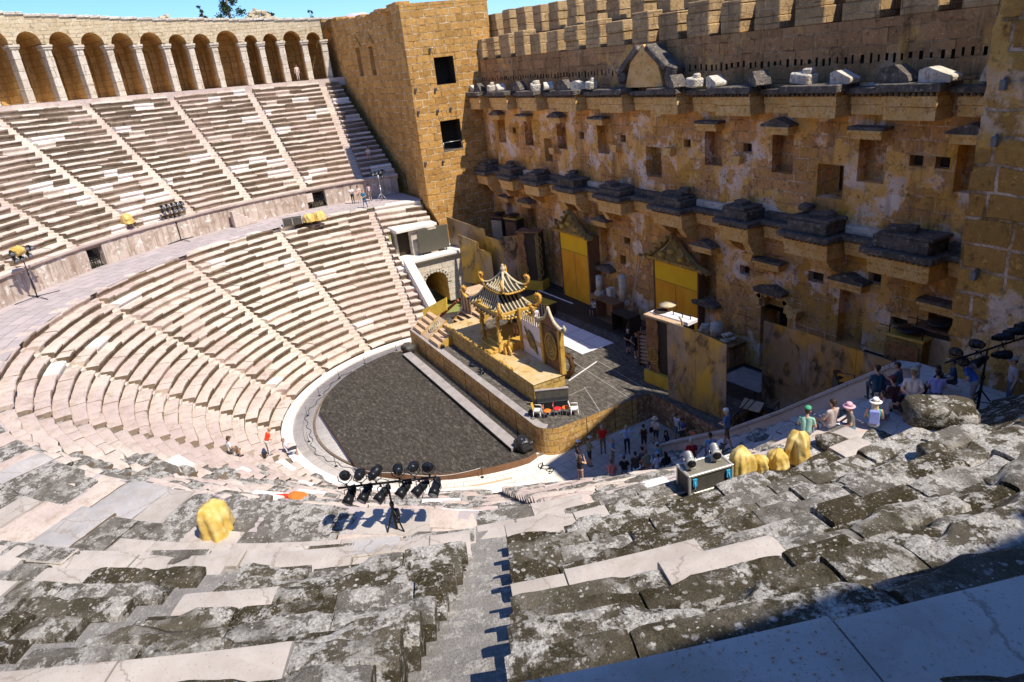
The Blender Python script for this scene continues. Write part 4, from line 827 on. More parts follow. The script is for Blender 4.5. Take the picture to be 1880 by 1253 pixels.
# white screen with shell emblem, and the medallion gate
WS = thing('screen_panel', 'white set panel with a brown shell shaped emblem beside the pagoda', 'panel'); y = 3.62
mb = MB(); mb.bx(2.75, 5.3, y, y + .06, TOP, 4.72); mb.build('board', M['screen'], WS)
mb = MB(); mb.bx(2.5, 2.76, y - .1, y + .12, TOP, 5.4); mb.build('post', M['gold'], WS, bevel=.015); mb = MB(); mb.bx(2.77, 5.29, y - .03, y - .004, 3.35, 3.66); mb.build('band', M['tan'], WS)
mb = MB(); mb.prism([(3.2, 4.35), (3.45, 4.05), (3.75, 4.2), (4.2, 3.95), (4.5, 3.5), (4.75, 2.75), (4.35, 3.0), (3.9, 3.05), (3.6, 3.4), (3.45, 3.85)], y - .10, y - .034); mb.build('emblem', M['bronze'], WS, bevel=.02)
mb = MB()
for i in range(9): x = 2.95 + i * .28; mb.prism([(x, 4.74), (x + .16, 4.74), (x + .12, 5.2), (x + .04, 5.2)], y - .02, y + .03)
mb.build('spikes', M['tile'], WS)
MG = thing('medallion_gate', 'brown set gate with a round gold medallion and swept roof at podium end', 'gate')
mb = MB(); mb.bx(5.6, 7.45, y, y + .1, TOP, 5.15); mb.build('panel', M['brown'], MG)
for x in (5.33, 7.45): mb = MB(); mb.bx(x, x + .26, y - .12, y + .2, TOP, 5.3); mb.build('post', M['gold'], MG, bevel=.015)
mb = MB(); mb.prism([(6.55 + .72 * cos(t), 3.95 + .95 * sin(t)) for t in np.linspace(0, 2 * PI, 29)[:-1]], y - .09, y - .004); mb.build('medallion', M['bronze'], MG, bevel=.03)
mb = MB(); ring = [(6.55 + .64 * cos(t), y - .1, 3.95 + .86 * sin(t)) for t in np.linspace(0, 2 * PI, 33)]; mb.tube(ring, .045, 6)
for r in (.25, .42): mb.tube([(6.55 + r * cos(t), y - .1, 3.95 + r * 1.3 * sin(t)) for t in np.linspace(0, 2 * PI, 25)], .03, 6)
mb.build('medallion_ring', M['gold'], MG)
rf = [(4.85, 5.32), (5.3, 5.38), (5.85, 5.62), (6.2, 6.0), (6.45, 6.5), (6.7, 6.0), (7.05, 5.62), (7.6, 5.38), (8.05, 5.42)]
mb = MB(); mb.tube([(x, y, z) for x, z in rf[:5]], [.14, .13, .11, .1, .08], 8); mb.tube([(x, y, z) for x, z in rf[4:]], [.08, .1, .11, .13, .14], 8); mb.build('swept_roof', M['tile'], MG)
mb = MB(); mb.prism(rf[1:-1] + [(7.6, 5.2), (5.3, 5.2)], y + .0, y + .1); mb.build('gable', M['brown'], MG)
for x, s in ((4.85, -1), (8.05, 1)): mb = MB(); mb.tube([(x, y, 5.35), (x + s * .15, y, 5.4), (x + s * .2, y, 5.6), (x + s * .08, y, 5.72), (x, y, 5.62)], [.13, .1, .08, .06, .03], 8); mb.build('roof_scroll', M['tile'], MG)
# dragon tail hook
dt = thing('dragon_tail', 'dark brown curved dragon tail standing on the stage by the medallion gate', 'stage prop', (5.95, 4.9, DK)); mb = MB()
pts = [(-.7, 0, .25), (-.45, 0, .1), (-.05, 0, .12), (.3, 0, .45), (.45, 0, .95), (.3, 0, 1.45), (-.0, 0, 1.7), (-.25, 0, 1.5)]; mb.tube(pts, [.08, .15, .2, .2, .18, .16, .15, .05], 9)
for i, (x, _, z) in enumerate(pts[2:7]): mb.add([(x + .12, -.03, z - .12), (x + .12, .03, z - .12), (x + .38, 0, z + .06), (x + .1, 0, z + .16)], [(0, 1, 2), (1, 3, 2), (0, 2, 3), (0, 3, 1)])
mb.build('tail', M['snake'], dt, rz=.5)
# stair set pieces left of the podium
SU = thing('ceremonial_stairs', 'tan and gold twin stair set piece with a round medallion at stage left end', 'stairs', (-10.1, .3, DK))
def ramp(x0, x1, m, n, lift=0):
    mb = MB(); mb.prism([(0 + lift, .06 + lift * .66), (1.7, 1.15 + lift), (1.7, .02), (0, .02)], x0, x1, axis='x'); return mb.build(n, m, SU, bevel=.015)
for x0, x1 in ((0, .14), (1.85, 2.0), (3.4, 3.55), (5.3, 5.48)): ramp(x0, x1, M['gold'], 'stringer', .12)
for a, b in ((.16, 1.83), (3.57, 5.28)):
    mb = MB()
    for i in range(4): mb.bx(a, b, .02 + i * .43, 1.68, .03 + i * .27, .29 + i * .27 - .002)
    mb.build('stair_flight', M['tan'], SU, bevel=.008)
ramp(2.02, 3.38, M['tan'], 'centre_ramp', .06)
mb = MB(); nrm = Vector((0, -.56, .83)); cc = Vector((2.7, .9, .78))
for r in (.5, .34, .16): mb.tube([cc + Vector((r * cos(t), r * .83 * sin(t), r * .56 * sin(t))) for t in np.linspace(0, 2 * PI, 25)], .035, 6)
mb.build('medallion', M['tile'], SU)
S2 = thing('side_stairs', 'brown open stair flight climbing towards the tall brown box behind the podium', 'stairs', (-8.9, 3.4, DK)); mb = MB()
for i in range(5): mb.bx(.0 + i * .02, 3.3, .1 + i * .34, .55 + i * .34, .22 + i * .28, .30 + i * .28)
mb.build('treads', M['tan'], S2, bevel=.01)
for x in (-.1, 3.35): mb = MB(); mb.prism([(0, 0), (.5, 0), (2.0, 1.3), (2.0, 1.65), (0, .2)], x, x + .08, axis='x'); mb.build('side_board', M['gold'], S2)
rb = thing('red_beam', 'red brown square beam leaning across the stair set pieces', 'beam', (-9.4, 2.4, 1.9)); mb = MB(); mb.box((1.2, .5, .75), (3.4, .2, .2), ry=-.62, rz=.3); mb.box((1.28, .3, .72), (3.2, .1, .1), ry=-.62, rz=.3); mb.build('beam', M['redwood'], rb, bevel=.02)
yp = thing('yellow_panel', 'yellow ochre set panel tilted upright behind the ceremonial stairs', 'panel'); mb = MB()
A = [Vector(q) for q in ((-11.9, 2.0, 1.75), (-10.0, 1.5, 1.45), (-7.7, 2.6, 2.75), (-8.4, 3.0, 3.55))]; nn = (A[1] - A[0]).cross(A[3] - A[0]).normalized() * .05
mb.add(A + [q + nn for q in A], [(0, 1, 2, 3), (7, 6, 5, 4)] + [(i, (i + 1) % 4, 4 + (i + 1) % 4, 4 + i) for i in range(4)]); mb.build('board', M['yellow'], yp)
bb = thing('brown_box', 'tall brown wooden set box behind the left end of the pagoda', 'set box', (-8.2, 5.4, DK)); mb = MB(); mb.bx(-.9, .9, -.95, .9, 0, 2.6); mb.build('carcass', M['tan'], bb, bevel=.02); mb = MB()
for x in (-.6, 0, .6): mb.bx(x - .04, x + .04, -.99, -.952, .05, 2.55)
mb.build('battens', M['brown'], bb)
# white floor tiles on the deck
random.seed(9)
for i in range(4):
    for j in range(2):
        x, y = -3.2 + i * 1.92 - j * .05, 8.05 + j * 1.42 + i * .1
        mb = MB(); mb.box((0, 0, .02), (1.86, 1.37, .035)); o = mb.build('floor_panel', M['screen'], None, bevel=.006, loc=(x, y, DK + .004), rz=.035)
        tag(o, 'white square floor panel lying in a patch of eight on the grey deck', 'floor panel', 'white floor panels')
for nm, a, b, w, lab in (('white_batten', (6.4, 4.7), (5.2, 7.75), .06, 'thin white batten lying on the sunlit deck by the dragon tail'), ('white_batten', (-10.7, 12.7), (-5.6, 12.95), .1, 'long white batten lying in shade before the left yellow doors')):
    A, B = Vector((*a, DK + .03)), Vector((*b, DK + .03)); d = B - A; mb = MB(); mb.box((0, 0, 0), (d.length, w, .05)); tag(mb.build(nm, M['screen'], None, loc=(A + B) / 2, rz=math.atan2(d.y, d.x)), lab, 'batten')
for i, (a, b) in enumerate((((8.3, 1.95), (7.9, 5.2)), ((7.7, 5.0), (11.0, 3.9)), ((3.9, 6.6), (10.9, 6.2)), ((5.0, 7.9), (10.6, 7.7)))):
    A, B = Vector((*a, DK + .005)), Vector((*b, DK + .005)); d = B - A; mb = MB(); mb.box((0, 0, 0), (d.length, .03, .004)); tag(mb.build('floor_tape', M['grey'], None, loc=(A + B) / 2, rz=math.atan2(d.y, d.x)), 'strip of pale marking tape stuck to the grey stage deck', 'tape', 'marking tape on the deck')

# ------------------------------------------------------------------ yellow doors with carved gables
M['carvegold'] = carved('carved_dull_gold', (.36, .23, .07), (.50, .34, .12), (.12, .07, .025), 5)
def set_door(name, lab, x0, x1, y, zt, zs, apex, hw, sag):
    D = thing(name, lab, 'door'); cx = (x0 + x1) / 2
    for a, b in ((x0, cx - .03), (cx + .03, x1)): mb = MB(); mb.bx(a, b, y, y + .05, DK + .02, zs); mb.build('door_leaf', M['cloth'], D, bevel=.006)
    mb = MB(); mb.bx(cx - .028, cx + .028, y + .02, y + .06, DK, zs); mb.bx(x0, x1, y + .02, y + .06, zs + .003, zs + .05); mb.build('frame_strip', M['brown'], D)
    mb = MB(); mb.bx(x0, x1, y, y + .05, zs + .05, zt); mb.build('top_panel', M['cloth_bright'], D)
    for x in (x0 - .12, x1 + .002): mb = MB(); mb.bx(x, x + .118, y - .05, FY, DK, zt); mb.build('jamb', M['brown'], D)
    H = apex - zt; pro = [(-hw * .95, -.12), (-hw * .62, .22), (-hw * .3, H * .45), (0, H - .15), (hw * .3, H * .45), (hw * .62, .22), (hw * .95, -.12)]
    mb = MB(); mb.prism([(cx + u * .86, zt + .12 + v * .82) for u, v in pro], y - .25, y + .3); mb.build('gable_panel', M['bronze'], D, bevel=.02)
    mb = MB()
    for i in range(len(pro) - 1):
        a, b = Vector((cx + pro[i][0], y - .2, zt + .15 + pro[i][1])), Vector((cx + pro[i + 1][0], y - .2, zt + .15 + pro[i + 1][1])); d = b - a
        mb.box((a + b) / 2, (d.length + .05, .42, .13), ry=-math.atan2(d.z, d.x))
        for t in (.25, .75): q = a.lerp(b, t); mb.lathe([(0, -.14), (.13, -.05), (.12, .08), (0, .15)], (q.x, y - .55, q.z + .05), 8)
    mb.build('gable_cornice', M['carvegold'], D, bevel=.02)
    mb = MB(); mb.bx(x0 - .5, x1 + .5, y - .3, y + .25, zt + .002, zt + .2)
    n = int((x1 - x0) / .22)
    for i in range(n): mb.bx(x0 + i * .22 + .02, x0 + i * .22 + .16, y - .34, y - .302, zt + .03, zt + .17)
    for t in (-.4, .0, .4): mb.lathe([(0, -.2), (.3, -.12), (.3, .12), (0, .2)], (cx + t * 2.4, y - .28, zt + .62 + (.35 if t == 0 else 0)), 10)
    mb.build('carved_beam', M['gold'], D, bevel=.01)
set_door('set_door', 'tall yellow double door with bright yellow top, farther of two under carved gables', -8.05, -4.05, 13.75, 6.82, 5.28, 8.9, 3.0, 0)
set_door('set_door', 'wide orange yellow double door under a carved gable, nearer to the middle', 3.5, 7.85, 14.3, 6.55, 5.05, 8.7, 3.6, 0)

# ------------------------------------------------------------------ scenic flats
def flat_panel(parent, P0, P1, ztop0, ztop1, mat, name='sheet', z0=None, notch=None):
    a, b = Vector((*P0, 0)), Vector((*P1, 0)); d = (b - a).normalized(); n = Vector((d.y, -d.x, 0)) * .03; z0 = DK + .01 if z0 is None else z0
    prof = [(0, z0), (1, z0), (1, ztop1), (0, ztop0)] if notch is None else notch
    vs = [a.lerp(b, t) + n + Vector((0, 0, z)) for t, z in prof] + [a.lerp(b, t) - n + Vector((0, 0, z)) for t, z in prof]; k = len(prof)
    mb = MB(); mb.add(vs, [tuple(range(k)), tuple(range(2 * k - 1, k - 1, -1))] + [(i, (i + 1) % k, k + (i + 1) % k, k + i) for i in range(k)]); return mb.build(name, mat, parent)
F2 = thing('scenic_flat', 'pair of tall gold and rust painted sheets standing at the stage corner', 'scenic flat')
flat_panel(F2, (12.15, 8.05), (14.15, 8.33), 5.95, 5.9, M['rust_gold']); flat_panel(F2, (14.17, 8.33), (16.2, 8.62), 5.9, 5.62, M['rust_gold'])
F3 = thing('scenic_flat', 'row of three dark rusty painted sheets behind the seated people at right', 'scenic flat')
flat_panel(F3, (16.2, 11.3), (18.7, 11.75), 6.25, 6.12, M['rust']); flat_panel(F3, (18.72, 11.75), (21.35, 11.95), 6.12, 6.02, M['rust']); flat_panel(F3, (21.37, 11.95), (25.2, 12.1), 6.02, 5.95, M['rust'])
F1 = thing('scenic_flat', 'stepped gold rust screens in front of the far tower', 'scenic flat')
def stepped(P0, P1, pts, m=M['rust_gold'], n='sheet'): return flat_panel(F1, P0, P1, 0, 0, m, n, notch=pts)
stepped((-21.3, 9.2), (-13.6, 11.0), [(0, DK), (1, DK), (1, 5.55), (.72, 5.75), (.72, 6.35), (0, 7.0)])
stepped((-18.6, 9.0), (-14.2, 10.1), [(0, DK), (1, DK), (1, 4.55), (.62, 4.7), (.62, 5.3), (0, 5.75)])
stepped((-13.58, 11.0), (-11.6, 12.9), [(0, DK), (1, DK), (1, 6.1), (0, 5.95)], M['rust'])
# dragon gates and cabinets (tall painted set boxes)
def gate_box(lab, loc, rz, w, d, h, hole=True):
    G = thing('dragon_gate', lab, 'set gate', loc, rz); mb = MB(); mb.bx(-w / 2 - .15, w / 2 + .15, -d / 2 - .2, d / 2 + .1, 0, .85); mb.build('base_box', M['yellow'], G, bevel=.02)
    # front sheet with a keyhole shaped opening
    op = [(.0, .9), (.55, 1.2), (.62, 1.9), (.42, 2.5), (.36, 3.1), (.6, 3.9), (.75, h - .9), (.3, h - .35)]
    L = [(-w / 2, .86), (-w / 2, h)] ; mb = MB()
    pl = [(-w / 2, .86)] + [(-w / 2 + w * .42 - q[0] * .35 if True else 0, q[1]) for q in op] + [(-w / 2 + w * .3, h), (-w / 2, h)]
    mb.prism(pl, -d / 2 - .02, -d / 2 + .06); mb.build('scaled_leaf', M['copper'], G, bevel=.01)
    pr = [(w / 2, .86)] + [(w / 2 - w * .22 + q[0] * .2, q[1]) for q in op] + [(w / 2 - w * .1, h), (w / 2, h)]
    mb = MB(); mb.prism(pr, -d / 2 - .02, -d / 2 + .06); mb.build('rim_leaf', M['bronze'], G, bevel=.01)
    mb = MB(); mb.bx(-w / 2, w / 2, -d / 2 + .07, d / 2, .86, h - .02); mb.build('dark_body', M['black_crate'], G)
    mb = MB(); mb.bx(-w / 2 - .12, w / 2 + .1, -d / 2 - .1, d / 2 + .05, h, h + .16); mb.build('top_board', M['tan'] if 'pale' in lab else M['brown'], G, bevel=.02)
    mb = MB(); cx = -w / 2 + w * .2
    for r in (.2, .38, .52): mb.tube([(cx + r * cos(t) * .8, -d / 2 - .05, 1.9 + r * sin(t)) for t in np.linspace(0, 2 * PI, 21)], .035, 6)
    mb.build('coiled_dragon', M['gold'], G)
    mb = MB()
    for i in range(5): z = 1.7 + i * .72; mb.tube([(w / 2 + .02 + .26 * cos(t) * .8, -d / 2, z + .33 * sin(t)) for t in np.linspace(-PI / 2, PI / 2, 11)], .05, 6)
    mb.build('scalloped_edge', M['bronze'], G)
    return G
gate_box('dark dragon gate with scalloped edge standing left of the farther yellow door', (-11.7, 12.9, DK), .55, 2.1, 1.0, 5.2)
g2 = gate_box('dragon gate with pale lit top beside the gold rust sheets', (10.9, 9.3, DK), .12, 2.6, 1.3, 4.35)
mb = MB(); mb.bx(-1.25, 1.7, -.35, .5, 4.36, 4.6) ; mb.build('white_top', M['screen'], g2, bevel=.02)
mb = MB(); mb.lathe([(.42, 0), (.42, .05), (.0, .06)], (-.7, 0, 4.62), 20); mb.build('dark_disc', M['void'], g2); mb = MB(); mb.lathe([(.5, .3), (.52, .36), (0, .40)], (-.55, .45, 4.62), 20); mb.tube([(-.55, .45, 4.6), (-.55, .45, 4.95)], .04, 6); mb.build('white_dish', M['tile'], g2)
mb = MB()
for x in (.2, .9, 1.5): mb.tube([(x, .1, 4.6), (x, .1, 4.95)], .03, 6)
mb.tube([(.2, .1, 4.8), (1.5, .1, 4.8)], .025, 6); mb.build('top_rail', M['iron'], g2)
def cabinet(lab, loc, rz, w, d, h, front, side, top='gong'):
    G = thing('set_cabinet', lab, 'set cabinet', loc, rz); mb = MB(); mb.bx(-w / 2, w / 2, -d / 2, d / 2, 0, h); mb.build('carcass', M[side], G, bevel=.02)
    mb = MB(); mb.bx(-w / 2 + .12, w / 2 - .12, -d / 2 - .05, -d / 2 - .003, .3, h - .25); mb.build('relief_panel', M[front], G, bevel=.015)
    mb = MB(); mb.bx(-w / 2 - .06, w / 2 + .06, -d / 2 - .08, d / 2, h + .002, h + .12); mb.build('cornice', M['gold'] if front != 'tan' else M['brown'], G, bevel=.02)
    mb = MB(); mb.lathe([(.55, 0), (.62, .06), (.5, .14), (0, .16)], (0, 0, h + .3), 20); mb.tube([(0, 0, h + .1), (0, 0, h + .35)], .05, 6); mb.build('gong_disc', M['black'], G)
    mb = MB()
    for x in (-w / 2 + .1, w / 2 - .1): mb.tube([(x, -d / 2 + .1, h + .1), (x, -d / 2 + .1, h + .55)], .03, 6)
    mb.tube([(-w / 2 - .35, -d / 2 + .1, h + .42), (w / 2 + .35, -d / 2 + .1, h + .42)], .022, 6); mb.build('top_rail', M['iron'], G)
    return G
cabinet('cabinet with copper dragon relief front, nearest the right tower', (23.0, 13.3, DK), .1, 1.7, 1.0, 5.75, 'copper', 'bronze')
cabinet('plain tan cabinet with black gong behind the copper relief cabinet', (23.9, 14.1, DK), .1, 2.0, .9, 6.1, 'tan', 'black_crate')
cabinet('brown panelled cabinet topped by a pale dish at the foot of the far tower', (-17.9, 13.2, DK), .3, 1.6, 1.0, 5.6, 'redwood' if False else 'tan', 'black_crate')
cabinet('dark brown cabinet right of the pale dish cabinet by far stage wall', (-15.6, 13.5, DK), .3, 1.6, 1.0, 5.7, 'brown', 'black_crate')
gp = thing('leaning_board', 'plain grey panel leaning by the copper relief cabinet', 'panel', (21.4, 13.6, DK)); mb = MB(); mb.bx(-.75, .75, -.04, .04, 0, 4.1); mb.build('board', M['strip'], gp, bevel=.01); mb = MB(); mb.bx(-.8, .8, -.02, .05, 4.102, 4.18); mb.bx(-.83, -.752, -.05, .05, 0, 4.1); mb.build('frame', M['black'], gp)
gp = thing('leaning_board', 'plain pale panel standing by the far dark cabinets', 'panel', (-13.9, 13.8, DK), .2); mb = MB(); mb.bx(-.6, .6, -.04, .04, 0, 5.0); mb.build('board', M['strip'], gp, bevel=.01); mb = MB(); mb.bx(.602, .66, -.05, .05, 0, 5.0); mb.bx(-.6, .66, -.05, .05, 5.002, 5.06); mb.build('frame', M['black'], gp)
ld = thing('led_screen', 'flat grey brown video screen standing on the passage roof', 'screen', (-20.0, 7.0, 4.18), rad(90)); mb = MB(); mb.bx(-1.55, 1.55, -.06, .06, .22, 2.45); mb.build('panel', M['led'], ld, bevel=.01); mb = MB()
for x in (-1.2, 1.2): mb.tube([(x, .0, 0), (x, 0, .3)], .05, 6); mb.tube([(x, .6, .02), (x, .07, 1.5)], .03, 6)
mb.build('stand', M['black'], ld)
# crates, stone blocks and the antique fragments at the back
def crate(lab, loc, rz, w, d, h, m=M['brown']):
    G = thing('open_crate', lab, 'crate', loc, rz); mb = MB(); t = .06
    mb.bx(-w / 2, w / 2, d / 2 - t, d / 2, 0, h); mb.bx(-w / 2, -w / 2 + t, -d / 2, d / 2 - t, 0, h); mb.bx(w / 2 - t, w / 2, -d / 2, d / 2 - t, 0, h); mb.bx(-w / 2 + t, w / 2 - t, -d / 2, d / 2 - t, h - t, h - .001); mb.bx(-w / 2 + t, w / 2 - t, -d / 2, d / 2 - t, .001, t); mb.build('carcass', m, G)
    mb = MB(); mb.bx(-w / 2 + t, w / 2 - t, d / 2 - t - .03, d / 2 - t - .002, t, h - t); mb.build('dark_lining', M['void'], G); return G
crate('brown open wooden crate beside the seated man in white shirt', (-.5, 13.1, DK), .0, 2.2, 1.1, 1.6)
crate('black open crate standing left of the two women in black', (2.4, 12.4, DK), .05, 2.0, 1.1, 1.5, M['black_crate'])
b = thing('slatted_bench', 'tan slatted box bench behind the pagoda', 'bench', (-6.0, 10.1, DK), .15); mb = MB(); mb.bx(-1.5, 1.5, -.5, .5, .95, 1.02)
mb.build('top', M['yellow'], b); mb = MB()
for i in range(9): mb.bx(-1.45 + i * .35, -1.3 + i * .35, -.5, -.44, 0, .948)
mb.build('slats', M['tan'], b); mb = MB(); mb.bx(-1.45, 1.45, -.42, .45, 0, .94); mb.build('dark_core', M['black_crate'], b)
sl = thing('slatted_screen', 'open wooden louvre frame beside the two women in black', 'screen', (8.2, 9.9, DK), .3); mb = MB()
for i in range(8): mb.box((0, 0, .25 + i * .26), (1.5, .2, .05), rx=.5)
mb.build('slats', M['tan'], sl); mb = MB()
for x in (-.78, .78): mb.bx(x - .05, x + .05, -.15, .15, 0, 2.3)
mb.bx(-.8, .8, -.12, .12, 2.302, 2.38); mb.build('frame', M['brown'], sl)
sb = thing('stone_plinth', 'low ruined stone plinth with column stumps between the yellow doors', 'plinth', (-1.6, 14.2, DK)); mb = MB(); mb.bx(-2.2, 2.2, -.75, .55, 0, 1.25); mb.bx(1.2, 2.5, -.95, .55, 0, .95); mb.build('blocks', M['upper'], sb, bevel=.06)
for nm, x, z, r, h, lab in (('column_stump', -3.0, DK + 1.25, .30, 1.25, 'short pale column stump on a round base at left of the plinth'), ('column_stump', .1, DK + 1.25, .34, 2.0, 'tall pale column stump on a moulded base at right of the plinth')):
    o = thing(nm, lab, 'column', (x, 13.95, z)); mb = MB(); mb.lathe([(r * .92, 0), (r * .9, h * .5), (r * .84, h)], (0, 0, .32), 18); mb.build('shaft', M['white_stone'], o); mb = MB(); mb.lathe([(r * 1.5, 0), (r * 1.5, .1), (r * 1.4, .16), (r * 1.15, .2), (r * 1.3, .27), (r, .32)], (0, 0, 0), 18); mb.build('base', M['white_stone'], o)
o = MB().box((0, 0, .48), (.55, .5, .95)).build('stone_block', M['white_stone'], None, bevel=.03, loc=(-1.35, 13.85, DK + 1.25)); tag(o, 'upright square pale stone block between the two column stumps', 'stone block')
al = thing('stone_altar', 'square ruined stone block right of the nearer yellow doors', 'stone base', (10.2, 14.0, DK)); mb = MB(); mb.bx(-1.6, 1.5, -.7, .75, 0, 1.45); mb.bx(-1.7, 1.6, -.8, .75, 1.452, 1.62); mb.build('blocks', M['upper'], al, bevel=.05)
o = MB().lathe([(.42, 0), (.4, .5), (.38, .9)], (0, 0, 0), 14).build('column_drum', M['white_stone'], None, loc=(10.0, 13.9, DK + 1.62)); tag(o, 'upright pale fluted column drum on the square stone block', 'column drum')
for x, lab in ((9.0, 'flat pile of broken stone slabs left of the upright drum'), (11.1, 'low pile of broken stone slabs right of the upright drum')):
    mb = MB()
    for i in range(4): mb.box((random.gauss(0, .08), random.gauss(0, .08), .07 + i * .13), (.8 - i * .1, .6 - i * .06, .12), rz=random.uniform(0, 2))
    tag(mb.build('broken_slabs', M['white_stone'], None, bevel=.03, loc=(x, 13.9, DK + 1.62)), lab, 'stone slabs')
tag(MB().box((0, 0, .03), (2.9, 2.2, .05)).build('grey_board', M['strip'], None, loc=(13.6, 13.2, DK + .012), rz=.1), 'pale grey board lying on the dark deck before the arched doorway', 'board')
for i in range(2): q = [((1.5, 14.4), (2.2, 12.9)), ((1.8, 14.5), (2.0, 12.7))][i]; mb = MB(); mb.tube([(q[1][0], q[1][1], DK + .05), (q[0][0], q[0][1], 6.3)], .03, 6); tag(mb.build('long_pole', M['tan'], None), 'long thin pole leaning on the stage wall left of the nearer yellow door', 'pole', 'poles leaning on the wall')
o = MB().tube([(-10.6, 13.3, DK + .05), (-11.3, 13.0, 4.2)], .04, 6).build('light_tube', M['white'], None); tag(o, 'thin pale tube leaning inside the dark dragon gate', 'tube')
# black steps with rails in the stage recess
bs = thing('stage_steps', 'black metal steps with handrails up to the stage at right', 'steps', (16.9, 8.1, ORZ)); mb = MB()
for i in range(6): mb.bx(-.5, 1.0, .1 + i * .42, .48 + i * .42, .25 + i * .27, .30 + i * .27)
mb.build('treads', M['blackp'], bs, bevel=.01); mb = MB()
for x in (-.55, 1.05): mb.prism([(0, 0), (.3, 0), (2.75, 1.5), (2.75, 1.8), (0, .3)], x - .03, x + .03, axis='x')
mb.build('side_plate', M['black'], bs); mb = MB()
for x in (-.55, 1.05):
    for q in (.1, 1.3, 2.6): mb.tube([(x, q, .2 + q * .62), (x, q, 1.25 + q * .62)], .028, 6)
    mb.tube([(x, .1, 1.3), (x, 2.6, 2.86)], .028, 6); mb.tube([(x, .1, .8), (x, 2.6, 2.36)], .022, 6)
mb.build('handrail', M['black'], bs)
tb = MB().box((0, 0, .35), (1.15, .7, .05), rx=.5).build('tilted_board', M['tan'], None, loc=(16.35, 10.4, DK + .02), rz=.3); tag(tb, 'small tan board propped at the head of the black steps', 'board')
wd = thing('access_stair', 'olive black triangular side of an access stair behind the seated people', 'stair', (22.35, 9.0, 0)); mb = MB(); mb.prism([(0, 1.1), (1.3, 1.1), (1.3, 4.0), (0, 6.25)], -.05, .05); mb.build('side_plate', M['case'], wd)
mb = MB()
for i in range(9): mb.box((.1 + i * .14, .1, 6.15 - i * .245), (.2, .3, .05))
mb.build('treads', M['black'], wd); mb = MB(); mb.tube([(.1, -.08, 6.2), (1.1, -.08, 6.4), (1.1, -.08, 4.4)], .03, 6); mb.tube([(1.3, -.08, 4.1), (1.3, -.08, 5.2), (2.1, -.08, 5.2), (2.1, -.08, 4.0)], .03, 6); mb.build('handrail', M['black'], wd)
# chairs at the stage corner
def plastic_chair(lab, loc, rz, m, backm=None):
    c = thing('plastic_chair', lab, 'chair', loc, rz)
    mb = MB(); mb.box((0, 0, .44), (.46, .44, .04)); mb.build('seat', m, c, bevel=.015)
    mb = MB(); P = np.array([[(.23 * sin(u), .2 + .06 * cos(u) + (z - .45) * .18, z) for z in np.linspace(.45, .85, 5)] for u in np.linspace(-1.2, 1.2, 9)]); mb.grid(P, smooth=True); Q = P.copy(); Q[..., 1] += .025; mb.grid(Q[::-1], smooth=True); mb.build('backrest', backm or m, c)
    for x in (-.2, .2):
        for y in (-.19, .19): mb = MB(); mb.tube([(x, y, .43), (x * 1.2, y * 1.25, 0)], [.03, .022], 6); mb.build('leg', m, c)
        mb = MB(); mb.tube([(x * 1.2, -.2, .44), (x * 1.25, -.18, .64), (x * 1.22, .2, .66)], .024, 6); mb.build('armrest', m, c)
    return c
plastic_chair('white plastic armchair at the right end of the row of stage chairs', (10.35, 2.55, DK), 2.6, M['white'])
plastic_chair('white plastic chair with yellow back at the left end of the stage chairs', (9.15, .75, DK), 2.4, M['white'], M['yellow'])
def stool(lab, loc, rz, seatc, back=False):
    c = thing('metal_chair', lab, 'chair', loc, rz); mb = MB(); mb.lathe([(.22, 0), (.24, .03), (.2, .06), (0, .065)], (0, 0, .42), 16); mb.build('seat', seatc, c)
    for x in (-.16, .16):
        for y in (-.16, .16): mb = MB(); mb.tube([(x, y, .43), (x * 1.25, y * 1.25, 0)], .014, 6); mb.build('leg', M['steel'], c)
    if back:
        mb = MB(); mb.tube([(-.18, .18, .43), (-.19, .24, .8), (.19, .24, .8), (.18, .18, .43)], .016, 6); mb.build('back_frame', M['steel'], c); mb = MB(); mb.box((0, .22, .68), (.34, .03, .18)); mb.build('backrest', seatc, c, bevel=.01)
orange = flat('orange_seat', (.78, .20, .03), .5, 0, .08); red = flat('red_seat', (.70, .03, .035), .5, 0, .08)
stool('chrome chair with orange seat second from left on the stage corner', (9.6, 1.15, DK), 2.5, orange, True); stool('chrome chair with red seat and back in middle of stage corner row', (9.75, 1.75, DK), 2.5, red, True); stool('chrome stool with orange seat left of the white armchair', (9.95, 2.2, DK), 2.5, orange)
so = thing('grey_bench_seat', 'grey padded bench back standing behind the chairs on the stage corner', 'bench', (8.75, 2.05, DK), rad(62)); mb = MB(); mb.box((0, 0, .3), (1.9, .55, .5)); mb.build('base', M['blackp'], so, bevel=.03); mb = MB(); mb.box((0, .3, .72), (2.0, .16, .62), rx=-.15); mb.build('backrest', M['grey'] if False else M['case'], so, bevel=.05); mb = MB(); mb.box((0, .33, 1.06), (2.04, .2, .1), rx=-.15); mb.build('top_roll', M['strip'], so, bevel=.03)
tag(MB().box((0, 0, .15), (.3, .3, .3)).box((0, 0, .33), (.22, .22, .05)).build('camera_box', M['blackp'], None, bevel=.02, loc=(8.75, .55, DK), rz=.4), 'small black equipment box on the stage rim by the yellow backed chair', 'box')
ru = MB().tube([(9.15 + .14 * cos(t), .42 + .14 * sin(t), DK + .03) for t in np.linspace(0, 2 * PI, 20)], .02, 6); tag(ru.build('cable_coil', M['rubber'], None), 'small coil of black cable on the stage corner rim', 'cable')
